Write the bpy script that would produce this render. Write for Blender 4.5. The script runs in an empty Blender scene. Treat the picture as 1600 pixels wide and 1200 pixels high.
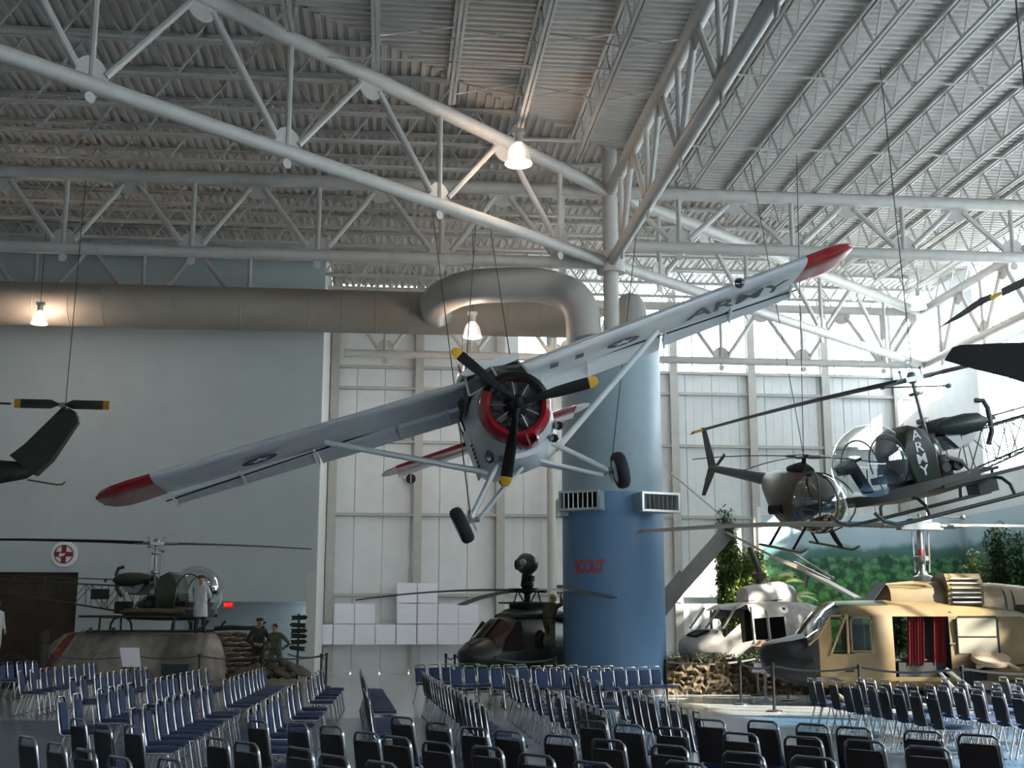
import bpy, math, random
from math import sin, cos, pi, radians as R
from mathutils import Vector as V, Matrix, Euler
random.seed(7)
scene = bpy.context.scene
COL = scene.collection
# ---------------------------------------------------------------- camera (image taken as 1600x1200)
F, PITCH, EYE = 1960.0, math.atan(383/1960.0), 1.75
cam_d = bpy.data.cameras.new('camera'); cam = bpy.data.objects.new('camera', cam_d); COL.objects.link(cam)
cam_d.sensor_width = 36; cam_d.lens = 36*F/1600; cam_d.clip_end = 400; cam_d.clip_start = .1
cam.location = (0, 0, EYE); cam.rotation_euler = (pi/2+PITCH, 0, 0)
scene.camera = cam
def ray(px, py):
    v = (600-py)/F
    return V(((px-800)/F, cos(PITCH)-sin(PITCH)*v, sin(PITCH)+cos(PITCH)*v))
def on_z(px, py, z):
    d = ray(px, py); t = (z-EYE)/d.z
    return V((d.x*t, d.y*t, z))
def on_y(px, py, y):
    d = ray(px, py); t = y/d.y
    return V((d.x*t, y, EYE+d.z*t))
# ---------------------------------------------------------------- materials
MATS = {}
def mat(name, col, rough=.6, metal=0., var=0., scale=5., bump=0., spec=.5, col2=None, emit=None, es=0., alpha=None, coat=0., bscale=None):
    if name in MATS: return MATS[name]
    m = bpy.data.materials.new(name); m.use_nodes = True; nt = m.node_tree; b = nt.nodes['Principled BSDF']
    b.inputs['Base Color'].default_value = (*col, 1); b.inputs['Roughness'].default_value = rough
    b.inputs['Metallic'].default_value = metal; b.inputs['Specular IOR Level'].default_value = spec
    b.inputs['Coat Weight'].default_value = coat
    if var or col2:
        tc = nt.nodes.new('ShaderNodeTexCoord'); n = nt.nodes.new('ShaderNodeTexNoise'); n.inputs['Scale'].default_value = scale
        n.inputs['Detail'].default_value = 5
        r = nt.nodes.new('ShaderNodeValToRGB'); c2 = col2 or tuple(min(1, c*(1-var)) for c in col)
        r.color_ramp.elements[0].color = (*c2, 1); r.color_ramp.elements[1].color = (*col, 1)
        r.color_ramp.elements[0].position = .35; r.color_ramp.elements[1].position = .62
        nt.links.new(tc.outputs['Object'], n.inputs['Vector']); nt.links.new(n.outputs['Fac'], r.inputs['Fac'])
        nt.links.new(r.outputs['Color'], b.inputs['Base Color'])
    if bump:
        tc = nt.nodes.new('ShaderNodeTexCoord'); n = nt.nodes.new('ShaderNodeTexNoise'); n.inputs['Scale'].default_value = bscale or scale*2
        bp = nt.nodes.new('ShaderNodeBump'); bp.inputs['Strength'].default_value = bump
        nt.links.new(tc.outputs['Object'], n.inputs['Vector']); nt.links.new(n.outputs['Fac'], bp.inputs['Height']); nt.links.new(bp.outputs['Normal'], b.inputs['Normal'])
    if emit: b.inputs['Emission Color'].default_value = (*emit, 1); b.inputs['Emission Strength'].default_value = es
    MATS[name] = m; return m
def glass(name, tint=(1, 1, 1), mixf=.12, rough=.03):
    if name in MATS: return MATS[name]
    m = bpy.data.materials.new(name); m.use_nodes = True; nt = m.node_tree; nt.nodes.clear()
    o = nt.nodes.new('ShaderNodeOutputMaterial'); t = nt.nodes.new('ShaderNodeBsdfTransparent'); t.inputs[0].default_value = (*tint, 1)
    g = nt.nodes.new('ShaderNodeBsdfGlossy'); g.inputs['Roughness'].default_value = rough; g.inputs['Color'].default_value = (.9, .95, 1, 1)
    fr = nt.nodes.new('ShaderNodeLayerWeight'); fr.inputs[0].default_value = .35
    mul = nt.nodes.new('ShaderNodeMath'); mul.operation = 'MULTIPLY_ADD'; mul.inputs[1].default_value = .55; mul.inputs[2].default_value = mixf*.5
    mx = nt.nodes.new('ShaderNodeMixShader')
    nt.links.new(fr.outputs['Facing'], mul.inputs[0]); nt.links.new(mul.outputs[0], mx.inputs[0]); nt.links.new(t.outputs[0], mx.inputs[1]); nt.links.new(g.outputs[0], mx.inputs[2])
    nt.links.new(mx.outputs[0], o.inputs[0]); MATS[name] = m; return m
# ---------------------------------------------------------------- mesh builder
class MB:
    def __init__(s): s.v = []; s.f = []; s.mi = []; s.m = 0; s.M = Matrix()
    def add(s, vs, fs):
        n = len(s.v); s.v += [tuple(s.M @ V(p)) for p in vs]
        for f in fs: s.f.append(tuple(i+n for i in f)); s.mi.append(s.m)
        return s
    def box(s, c, d, rot=None):
        hx, hy, hz = d[0]/2, d[1]/2, d[2]/2; c = V(c)
        q = Euler(rot).to_matrix() if rot else Matrix.Identity(3)
        vs = [c+q@V((x*hx, y*hy, z*hz)) for x in (-1, 1) for y in (-1, 1) for z in (-1, 1)]
        return s.add(vs, [(0, 1, 3, 2), (4, 6, 7, 5), (0, 4, 5, 1), (2, 3, 7, 6), (0, 2, 6, 4), (1, 5, 7, 3)])
    def bar(s, a, b, w, h, up=(0, 0, 1)):
        a = V(a); b = V(b); d = (b-a); L = d.length; d.normalize(); u = V(up)
        if abs(d.dot(u)) > .98: u = V((1, 0, 0))
        sd = d.cross(u).normalized(); u = sd.cross(d)
        vs = [p+sd*(x*w/2)+u*(z*h/2) for p in (a, b) for x, z in ((-1, -1), (1, -1), (1, 1), (-1, 1))]
        return s.add(vs, [(0, 1, 2, 3), (7, 6, 5, 4), (0, 4, 5, 1), (1, 5, 6, 2), (2, 6, 7, 3), (3, 7, 4, 0)])
    def rings(s, rs, cap=True, closed=True):
        n = len(rs[0]); vs = [p for r in rs for p in r]; fs = []
        for i in range(len(rs)-1):
            for j in range(n if closed else n-1):
                k = (j+1) % n; fs.append((i*n+j, i*n+k, (i+1)*n+k, (i+1)*n+j))
        if cap and closed: fs += [tuple(range(n-1, -1, -1)), tuple((len(rs)-1)*n+j for j in range(n))]
        return s.add(vs, fs)
    def path(s, pts, r, n=8, cap=True, squash=None):
        pts = [V(p) for p in pts]; rr = r if isinstance(r, (list, tuple)) else [r]*len(pts)
        t0 = (pts[1]-pts[0]).normalized(); u = V((0, 0, 1)) if abs(t0.z) < .9 else V((1, 0, 0))
        u = (u-t0*u.dot(t0)).normalized(); rs = []
        for i, p in enumerate(pts):
            t = (pts[min(i+1, len(pts)-1)]-pts[max(i-1, 0)]).normalized()
            u = (u-t*u.dot(t)).normalized(); w = t.cross(u); q = rr[i]; sq = squash or 1
            rs.append([p+u*(q*cos(2*pi*k/n))+w*(q*sq*sin(2*pi*k/n)) for k in range(n)])
        return s.rings(rs, cap)
    def tube(s, a, b, r, r2=None, n=8): return s.path([a, b], [r, r if r2 is None else r2], n)
    def lathe(s, prof, o=(0, 0, 0), ax=(0, 0, 1), n=16, cap=True):
        ax = V(ax).normalized(); u = V((0, 0, 1)) if abs(ax.z) < .9 else V((1, 0, 0)); u = (u-ax*u.dot(ax)).normalized(); w = ax.cross(u); o = V(o)
        return s.rings([[o+ax*h+u*(r*cos(2*pi*k/n))+w*(r*sin(2*pi*k/n)) for k in range(n)] for r, h in prof], cap)
    def ell(s, c, r, n=14, m=9, keep=None):
        c = V(c); vs = []; fs = []
        for i in range(m+1):
            th = pi*i/m
            for j in range(n): vs.append(c+V((r[0]*cos(th), r[1]*sin(th)*cos(2*pi*j/n), r[2]*sin(th)*sin(2*pi*j/n))))
        for i in range(m):
            for j in range(n):
                q = (i*n+j, i*n+(j+1) % n, (i+1)*n+(j+1) % n, (i+1)*n+j)
                if i == 0: q = (q[0], q[2], q[3])
                elif i == m-1: q = q[:3]
                if keep is None or keep(sum((vs[k] for k in q), V())/len(q)): fs.append(q)
        return s.add(vs, fs)
    def prism(s, poly, fn, d0, d1):
        # poly: 2D points; fn(a, b, depth) -> 3D
        n = len(poly); vs = [fn(a, b, d0) for a, b in poly]+[fn(a, b, d1) for a, b in poly]
        return s.add(vs, [tuple(range(n-1, -1, -1)), tuple(range(n, 2*n))]+[(i, (i+1) % n, n+(i+1) % n, n+i) for i in range(n)])
    def build(s, name, mats, parent=None, smooth=40, loc=None, rot=None):
        me = bpy.data.meshes.new(name); me.from_pydata(s.v, [], s.f)
        if not isinstance(mats, (list, tuple)): mats = [mats]
        for m in mats: me.materials.append(m)
        for p, i in zip(me.polygons, s.mi): p.material_index = i
        import bmesh
        bm = bmesh.new(); bm.from_mesh(me)
        bmesh.ops.remove_doubles(bm, verts=bm.verts, dist=1e-5)
        bmesh.ops.recalc_face_normals(bm, faces=bm.faces)
        lone = [v for v in bm.verts if not v.link_faces]
        if lone: bmesh.ops.delete(bm, geom=lone, context='VERTS')
        bm.to_mesh(me); bm.free()
        if smooth:
            for p in me.polygons: p.use_smooth = True
            me.set_sharp_from_angle(angle=R(smooth))
        o = bpy.data.objects.new(name, me); COL.objects.link(o)
        if parent is not None: o.parent = parent
        if loc is not None: o.location = loc
        if rot is not None: o.rotation_euler = rot
        return o
def thing(name, label, cat, loc=(0, 0, 0), rot=(0, 0, 0), group=None):
    o = bpy.data.objects.new(name, None); COL.objects.link(o); o.empty_display_size = .2
    o.location = loc; o.rotation_euler = rot; o['label'] = label; o['category'] = cat
    if group: o['group'] = group
    return o
def tag(o, label, cat, group=None):
    o['label'] = label; o['category'] = cat
    if group: o['group'] = group
    return o
def struct(o, label=None):
    o['kind'] = 'structure'
    if label: o['label'] = label
    return o
def text_mesh(txt, size, depth=.004, align='CENTER', spacing=1.):
    c = bpy.data.curves.new('txt', 'FONT'); c.body = txt; c.size = size; c.extrude = depth; c.align_x = align; c.align_y = 'CENTER'; c.space_line = spacing; c.offset = size*.012
    o = bpy.data.objects.new('txt', c); COL.objects.link(o)
    dg = bpy.context.evaluated_depsgraph_get(); dg.update()
    me = bpy.data.meshes.new_from_object(o.evaluated_get(dg)); bpy.data.objects.remove(o); return me
def add_text(name, txt, size, m, parent, mtx, depth=.004, spacing=1., warp=None, align='CENTER'):
    me = text_mesh(txt, size, depth, align, spacing); me.materials.clear(); me.materials.append(m)
    if warp:
        for v in me.vertices: v.co = warp(v.co)
    else: me.transform(mtx)
    me.name = name; o = bpy.data.objects.new(name, me); COL.objects.link(o); o.parent = parent; return o
# ---------------------------------------------------------------- building frame: c across, b away, K the steel column
AZ = R(5.66); CX, BX = V((cos(AZ), sin(AZ), 0)), V((-sin(AZ), cos(AZ), 0)); K = V((2.94, 36.0, 0))
def G(c, b, z=0.): return K+CX*c+BX*b+V((0, 0, z))
def gc(p): d = V((p[0], p[1], 0))-K; return d.dot(CX), d.dot(BX)
def cA(b): return 1.064*b if b < 0 else 1.178*b
ZB, ZT, ZD = 12.44, 14.68, 16.0
BW, RW, LW, FW = 16.2, 16.5, -30., -46.
# materials
steel = mat('painted_steel', (.50, .485, .455), .5, 0, .10, 3)
deckm = mat('roof_deck_paint', (.54, .52, .485), .7, 0, .08, 1.5)
wallw = mat('white_wall_panel', (.76, .78, .79), .6, 0, .05, 2)
wallg = mat('grey_plaster', (.52, .59, .61), .85, 0, .05, 1.2)
wallret = mat('pale_trim', (.62, .63, .62), .7)
brown = mat('dark_brown_boards', (.055, .035, .025), .7, 0, .3, 2)
ductm = mat('duct_sheet', (.33, .30, .26), .55, 0, .06, 2)
duct2 = mat('duct_sheet_grey', (.40, .395, .37), .5, 0, .08, 2)
winfr = mat('window_bar', (.8, .8, .78), .5)
# floor
fl = bpy.data.materials.new('polished_floor'); fl.use_nodes = True; nt = fl.node_tree; bs = nt.nodes['Principled BSDF']
g = nt.nodes.new('ShaderNodeTexCoord'); nz = nt.nodes.new('ShaderNodeTexNoise'); nz.inputs['Scale'].default_value = .35; nz.inputs['Detail'].default_value = 6
rp = nt.nodes.new('ShaderNodeValToRGB'); rp.color_ramp.elements[0].color = (.28, .30, .30, 1); rp.color_ramp.elements[1].color = (.40, .42, .41, 1)
rp.color_ramp.elements[0].position = .3; rp.color_ramp.elements[1].position = .7
nt.links.new(g.outputs['Object'], nz.inputs['Vector']); nt.links.new(nz.outputs['Fac'], rp.inputs['Fac']); nt.links.new(rp.outputs['Color'], bs.inputs['Base Color'])
bs.inputs['Roughness'].default_value = .16; bs.inputs['Specular IOR Level'].default_value = .5
MATS['polished_floor'] = fl
m = MB(); m.add([G(LW, FW, 0), G(RW, FW, 0), G(RW, BW, 0), G(LW, BW, 0)], [(0, 1, 2, 3)])
struct(m.build('floor', fl, smooth=0))
blue_floor = mat('blue_floor_paint', (.05, .12, .20), .26, 0, .25, .6, spec=.6)
bb = gc(on_z(800, 1121, 0))[1]
m = MB(); m.add([G(LW+.5, FW, .008), G(RW-.5, FW, .008), G(RW-.5, bb, .008), G(LW+.5, bb, .008)], [(0, 1, 2, 3)])
struct(m.build('floor_paint', blue_floor, smooth=0))
# ---------------------------------------------------------------- roof deck (corrugated steel, ribs really folded)
def profile(a0, a1, pitch, dep):
    out = []; a = a0
    while a < a1:
        out += [(a, 0), (a+pitch*.42, 0), (a+pitch*.5, dep), (a+pitch*.92, dep)]; a += pitch
    return out
m = MB()
pr = profile(FW, BW+.3, .26, .07); L = [G(cA(b), b, ZD+z) for b, z in pr]; Rr = [G(RW+.4, b, ZD+z) for b, z in pr]
n = len(pr); m.add(L+Rr, [(i, i+1, n+i+1, n+i) for i in range(n-1)])
struct(m.build('ceiling_deck', deckm, smooth=0), 'corrugated steel roof deck, ribs running across')
m = MB()
pr = profile(LW, cA(BW)-.1, .26, .07); A, B = [], []
for c, z in pr:
    b0 = max(FW, c/1.064 if c < 0 else c/1.178); A.append(G(c, b0, ZD+z)); B.append(G(c, BW+.3, ZD+z))
n = len(pr); m.add(A+B, [(i, i+1, n+i+1, n+i) for i in range(n-1)])
struct(m.build('ceiling_deck', deckm, smooth=0), 'corrugated steel roof deck, ribs running away from the seats')
m = MB(); m.add([G(LW, FW, ZD+.25), G(RW+.5, FW, ZD+.25), G(RW+.5, BW+.5, ZD+.25), G(LW, BW+.5, ZD+.25)], [(0, 1, 2, 3)]); struct(m.build('roof', deckm, smooth=0))
# ---------------------------------------------------------------- trusses and joists
def truss(label, p0, p1, zb, zt, nodes, r=.17, rw=.085, plates=True, tz=0., bz=0.):
    p0 = V(p0); p1 = V(p1); d = (p1-p0); Ln = d.length; d.normalize(); up = V((0, 0, 1)); nrm = d.cross(up)
    m = MB(); lo = lambda t: p0+d*t+up*(zb+bz*t); hi = lambda t: p0+d*t+up*(zt+tz*t)
    m.tube(lo(0), lo(Ln), r, n=12); m.tube(hi(0), hi(Ln), r*1.15, n=12)
    hs = (nodes[1]-nodes[0])/2
    for t in nodes:
        B = lo(t)
        if 0 < t < Ln: m.tube(B, hi(t), rw*.85, n=8)
        for s in (-1, 1):
            if 0 <= t+s*hs <= Ln+.2: m.tube(B+d*(s*.3)+up*.25, hi(t+s*hs*.88)-up*.28, rw, n=8)
        if plates:
            m.lathe([(.36, -.02), (.36, .02)], B+up*.22, nrm, 20)
            m.lathe([(.12, -.02), (.12, .02)], B-up*.28, nrm, 10)
            if t+hs <= Ln: m.lathe([(.4, -.02), (.4, .02)], hi(t+hs)-up*.2, nrm, 20)
    return struct(m.build('roof_truss', steel), label)
kk = G(0, 0)
a1 = V((-.6575, -.7534, 0)); a2 = (V((16.9, 50.6, 0))-K).normalized(); N2 = K+a2*20.3
truss('tubular truss running from the column toward the upper left', kk, kk+a1*27, ZB, ZT, [2.4, 7.3, 12.2, 17.1, 22.0], tz=.033, bz=-.009)
truss('tubular truss running from the column overhead', kk, G(0, -24), ZB, ZT, [1.8, 5.4, 9, 12.6, 16.2, 19.8])
truss('tubular truss left of the column', kk, G(-26, 0), ZB, ZT, [1.45, 5.05, 8.65, 12.25, 15.85, 19.45, 23.05])
truss('tubular truss right of the column', kk, G(RW, 0), 13.0, ZT, [2.1, 5.6, 9.1, 12.6, 16.1])
truss('tubular truss from the column to the bright far corner', kk, N2, ZB, ZT, [2.4, 7.3, 12.2, 17.1])
c6, b6 = gc(N2)
truss('tubular truss along the back windows', G(c6, b6), G(-8.3, b6), ZB, ZT, [1.7, 5.1, 8.5, 11.9, 15.3, 18.7, 22.1], r=.16)
truss('tubular truss from the bright corner along the right side', G(c6, b6), G(c6, -14), ZB, ZT, [1.8, 5.4, 9, 12.6, 16.2, 19.8, 23.4, 27], r=.16)
truss('tubular truss far left behind the duct', G(-9.6, 7.2), G(-26, 7.2), ZB, ZT, [1.8, 5.4, 9, 12.6], r=.12, plates=False)
def joist(p0, p1, dark=False):
    m = MB(); p0 = V(p0); p1 = V(p1); d = p1-p0; L = d.length; d.normalize(); up = V((0, 0, 1)); sd = d.cross(up)
    zt, zb = ZD-.07, ZT+.22
    for s in (-1, 1):
        m.bar(p0+up*zt+sd*(s*.06), p1+up*zt+sd*(s*.06), .07, .09); m.bar(p0+up*zb+sd*(s*.055)+d*.8, p1+up*zb+sd*(s*.055)-d*.8, .07, .08)
    k = max(2, int(L/1.35)); st = L/k
    for i in range(k):
        a = p0+d*(i*st); b_ = p0+d*((i+.5)*st); c_ = p0+d*((i+1)*st)
        m.bar(a+up*zt, b_+up*zb, .05, .05); m.bar(b_+up*zb, c_+up*zt, .05, .05)
    return struct(m.build('roof_joist', steel, smooth=0), 'open-web steel roof joist')
c = -12.65
while c < RW:
    be = c/1.064 if c < 0 else min(c/1.178, BW)
    if be > -17.5: joist(G(c, -19), G(c, be))
    c += 1.9
b = -16.
while b < BW:
    joist(G(max(-25, LW), b), G(cA(b), b)); b += 1.9
# bridging rods between the joists
m = MB()
for b in (-3.2, -7.8, -12.4): m.bar(G(cA(b), b, ZT+.26), G(RW, b, ZT+.26), .04, .04)
for c in (-3.15, -5.05, -1.25, -6.95):
    for b in (-6, -9, -12):
        if b < c/1.064-1: m.tube(G(c, b, ZT+.25), G(c+1.9, b+1.3, ZD-.1), .02, n=5); m.tube(G(c+1.9, b, ZT+.25), G(c, b+1.3, ZD-.1), .02, n=5)
struct(m.build('joist_bridging', steel, smooth=0), 'thin bridging rods between roof joists')
# ---------------------------------------------------------------- walls
def quadwall(name, pts, mt, th=None):
    m = MB(); m.add(pts, [tuple(range(len(pts)))]); return struct(m.build(name, mt, smooth=0))
def slab(m, c0, c1, b0, b1, z0, z1):
    return m.add([G(c, b, z) for c in (c0, c1) for b in (b0, b1) for z in (z0, z1)], [(0, 1, 3, 2), (4, 6, 7, 5), (0, 4, 5, 1), (2, 3, 7, 6), (0, 2, 6, 4), (1, 5, 7, 3)])
WZ = 12.55
m = MB()
def ribbed(m, c0, c1, z0, z1, b, pitch=1.16):
    c = c0
    while c < c1-.01:
        e = min(c+pitch, c1)
        m.add([G(x, b+dy, z) for z in (z0, z1) for x, dy in ((c, .05), (c+.03, 0), (e-.03, 0), (e, .05))], [(0, 1, 5, 4), (1, 2, 6, 5), (2, 3, 7, 6)])
        k = c+pitch/3
        for kk_ in (1, 2):
            x = c+pitch*kk_/3
            if x < e: slab(m, x-.015, x+.015, b-.012, b, z0, z1)
        c = e
ribbed(m, -9, RW, 0, WZ, BW)
slab(m, -9, -1.1, BW, BW+.1, WZ, ZD)
struct(m.build('wall_back', wallw, smooth=0))
m = MB()
for z in (3.1, 6.35, 9.35, 11.6, 12.5): slab(m, -9, RW, BW-.22, BW-.02, z-.06, z+.06)
struct(m.build('trim_1', steel, smooth=0), 'horizontal wall girts on the back wall')
m = MB()
for c in (-8.75, -5.25, -1.85, 1.6, 5.55, 8.95, 12.2, 15.4):
    slab(m, c-.17, c+.17, BW-.30, BW-.26, 0, ZD); slab(m, c-.17, c+.17, BW-.04, BW, 0, ZD); slab(m, c-.02, c+.02, BW-.26, BW-.04, 0, ZD)
struct(m.build('trim_2', steel, smooth=0), 'steel wall posts on the back wall')
m = MB(); m.tube(G(.2, BW-.8, 0), G(.2, BW-.8, ZD), .19, n=16); struct(m.build('trim_3', steel), 'round white pipe column beside the back wall')
wglass = glass('clerestory_glass', (.97, .99, 1), .05)
def winband(nm, P, u0, u1, z0, z1, n):
    m = MB(); m.add([P(u0, z0), P(u1, z0), P(u1, z1), P(u0, z1)], [(0, 1, 2, 3)]); w = struct(m.build(nm, wglass, smooth=0))
    m = MB()
    for i in range(n+1): u = u0+(u1-u0)*i/n; m.bar(P(u, z0), P(u, z1), .07, .07)
    for z in (z0, z1): m.bar(P(u0, z), P(u1, z), .07, .07)
    m.build('window_frame', winfr, w, smooth=0)
winband('window_1', lambda u, z: G(u, BW+.03, z), -1.1, RW, WZ, ZD-.1, 14)
# right wall: blind low down, a band of daylight windows high up under a wide added eave
RZ = 11.2; SZ0, SZ1 = 7.6, 12.4
m = MB(); slab(m, RW, RW+.15, 10.8, BW, 0, RZ); slab(m, RW, RW+.15, -46, 10.8, 0, SZ0); slab(m, RW, RW+.15, -46, 10.8, SZ1, SZ1+.25); slab(m, RW, RW+.15, 10.8, 13.9, RZ, ZD); slab(m, RW, RW+.15, -46, -34, SZ0, ZD); slab(m, RW, RW+.15, -34, -15, SZ1, ZD)
for b in range(-30, 10, 5): slab(m, RW, RW+.25, b-.2, b+.2, SZ0, ZD)
struct(m.build('wall_right', wallw, smooth=0))
winband('window_2', lambda u, z: G(RW+.05, u, z), 13.9, BW, RZ, ZD-.1, 2)
winband('window_3', lambda u, z: G(RW+.05, u, z), -34, 10.8, SZ0, SZ1, 36)
winband('window_4', lambda u, z: G(RW+.05, u, z), -15, 10.8, SZ1+.25, ZD-.1, 36)
m = MB(); slab(m, RW+.2, RW+5.2, FW, BW+.5, ZD+.3, ZD+.5); struct(m.build('sun_shade_eave', deckm, smooth=0))  # unseen overhang added to keep direct sun out of the upper windows
# left grey wall in front of the back wall
fb = 10.5
m = MB(); slab(m, LW, -9.0, fb, fb+.2, 3.72, ZD)
slab(m, -17.3, -14.0, fb, fb+.2, 0, 3.72)      # blind part behind the helicopter
slab(m, -14.0, -9.3, fb, fb+.2, 2.72, 3.72)
struct(m.build('wall_left', wallg, smooth=0))
m = MB(); slab(m, -9.32, -9.0, fb, fb+.22, 0, 3.72); slab(m, -9.0, -8.96, fb, BW, 0, ZD); struct(m.build('trim_4', wallret, smooth=0), 'pale edge of the grey wall')
m = MB(); slab(m, -14.0, -9.3, fb+3.0, fb+3.1, 0, 2.72); slab(m, -14.0, -9.3, fb+.2, fb+3, 2.72, 2.8); slab(m, -14.1, -14., fb+.2, fb+3, 0, 2.72); struct(m.build('wall_recess', wallg, smooth=0))
m = MB(); slab(m, LW, -17.3, fb+.12, fb+.3, 0, 3.72)
struct(m.build('wall_panel', brown, smooth=0), 'dark brown boarded opening in the grey wall')
m = MB(); slab(m, LW-.2, LW, FW, fb, 0, ZD+.2); struct(m.build('wall_far_left', wallg, smooth=0))
m = MB(); slab(m, LW, RW, FW-.2, FW, 0, 3.2); slab(m, LW, RW, FW-.2, FW, 4.6, 16.2); slab(m, LW, -14, FW-.2, FW, 3.2, 4.6); struct(m.build('wall_front', wallg, smooth=0))
winband('fill_window', lambda u, z: G(u, FW-.05, z), -14, RW, 3.2, 4.6, 12)  # unseen strip of glazing added behind the camera for frontal fill light
# column
m = MB(); m.tube(G(0, 0, 9.9), G(0, 0, ZD), .23, n=20); m.lathe([(.42, -.3), (.42, .3)], G(0, 0, ZB), n=20)
struct(m.build('column', steel), 'white round steel column rising out of the blue drum')
def on_b(px, py, b):
    d = ray(px, py); o = V((0, 0, EYE)); t = (b-(o-K).dot(BX))/d.dot(BX); return o+d*t
# ---------------------------------------------------------------- blue drum round the column, ducts, vents, lettering
DX, DY, DR = 2.88, 36.0, 1.44
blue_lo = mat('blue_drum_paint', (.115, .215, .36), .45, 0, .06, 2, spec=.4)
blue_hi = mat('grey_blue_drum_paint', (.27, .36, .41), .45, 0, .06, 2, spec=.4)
red_let = mat('red_letter_paint', (.55, .03, .03), .5)
alum = mat('aluminium', (.62, .62, .6), .35, .8)
darkhole = mat('dark_duct_inside', (.03, .03, .03), .9)
drum = thing('column_drum', 'big round blue drum standing around the white steel column, lettered in red', 'column drum', (DX, DY, 0))
drum['kind'] = 'thing'
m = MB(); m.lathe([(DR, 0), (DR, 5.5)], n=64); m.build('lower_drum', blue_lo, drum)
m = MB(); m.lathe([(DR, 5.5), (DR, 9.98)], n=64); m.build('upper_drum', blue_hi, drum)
m = MB(); m.lathe([(DR+.02, 0), (DR+.02, .16)], n=64); m.build('base_trim', mat('dark_rubber', (.03, .03, .035), .7), drum)
aS = math.atan2(-DY, -DX)-R(1.0)
def wrap(co):
    a = -pi/2-.57+(co.x)*.66/DR; r = DR+.008+co.z
    return V((r*cos(a), r*sin(a), 3.42+co.y*1.15))
add_text('lettering', 'SCOUT', .43, red_let, drum, None, .006, warp=wrap)
def vent(px, py, lab, hd):
    p = on_y(px, py, DY-1.3)
    t = thing('air_vent', lab, 'air vent', p, (0, 0, hd), 'air vents on the blue drum')
    m = MB()                                   # local: -y is the grille face
    for s in (-1, 1): m.box((0, -.28, s*.24), (1.2, .1, .06)); m.box((s*.57, -.28, 0), (.06, .1, .48))
    m.build('frame', alum, t, smooth=0)
    m = MB()
    for s in (-1, 1): m.box((0, .02, s*.255), (1.16, .5, .02)); m.box((s*.57, .02, 0), (.02, .5, .5))
    m.build('box', blue_hi, t, smooth=0)
    m = MB(); m.box((0, .1, 0), (1.12, .02, .5)); m.build('back', darkhole, t, smooth=0)
    for k in range(8):
        m = MB(); m.box((-.49+.14*k, -.22, 0), (.02, .12, .44), (0, 0, .5)); m.build('louver', alum, t, smooth=0)
    return t
vent(911, 783, 'louvred metal air vent on the left side of the blue drum', R(-24))
vent(1024, 786, 'louvred metal air vent on the right side of the blue drum', R(24))
v3 = vent(880, 789, 'dark air vent seen edge on at the far left edge of the blue drum', R(-88)); v3.scale = (.5, .9, .9); v3.location = (DX-DR+.12, DY-.35, v3.location.z)
def duct(name, lab, pts, r, mt, seams=.5, n=28):
    pts = [V(p) for p in pts]
    dt = tag(MB().path(pts, r, n).build(name, mt), lab, 'duct'); return dt
def arc(pts, steps=6):
    # round the corners of a polyline with bezier arcs
    out = [V(pts[0])]
    for i in range(1, len(pts)-1):
        a, b_, c_ = V(pts[i-1]), V(pts[i]), V(pts[i+1]); ra = min((a-b_).length, (c_-b_).length, 1.9)*.5*1.0
        p, q = b_+(a-b_).normalized()*ra, b_+(c_-b_).normalized()*ra
        for k in range(steps+1): t = k/steps; out.append(p*(1-t)**2+b_*2*t*(1-t)+q*t*t)
    out.append(V(pts[-1])); return out
def ductmat(nm, col):
    m = mat(nm, col, .5, 0, .07, 2)
    return m
main = MB(); zc = 12.35
P0, P1 = G(-26, 6.2, zc), G(-.3, 6.2, zc)
main = MB(); k = 0; L = (P1-P0).length; dd = (P1-P0).normalized()
rs = []
mm = MB(); npt = int(L/1.1)
prof = []
for i in range(npt+1):
    h = L*i/npt; prof += [(.73, h-.03), (.745, h-.02), (.745, h+.02), (.73, h+.03)]
mm.lathe(prof, P0, dd, 32); tag(mm.build('air_duct', ductm), 'long round beige air duct running along the top of the grey wall', 'duct')
mm = MB(); mm.path(arc([G(-4.9, 6.2, 12.3), G(-5.1, 3.2, 12.0), G(-4.3, 1.0, 11.9), G(-2.0, .5, 11.9), V((DX-.80, DY-.2, 11.3)), V((DX-.76, DY-.1, 9.6))]), .52, 28)
tag(mm.build('air_duct', duct2), 'fat grey duct looping from the beige duct down into the drum top', 'duct')
mm = MB(); mm.path(arc([V((DX+.76, DY+.3, 9.6)), V((DX+.76, DY+.4, 11.4)), V((DX+.5, DY+3.8, 11.6)), V((DX+.5, DY+5, 11.6))]), .40, 28)
tag(mm.build('air_duct', duct2), 'short duct rising from the right of the drum top beside the column', 'duct')
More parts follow.
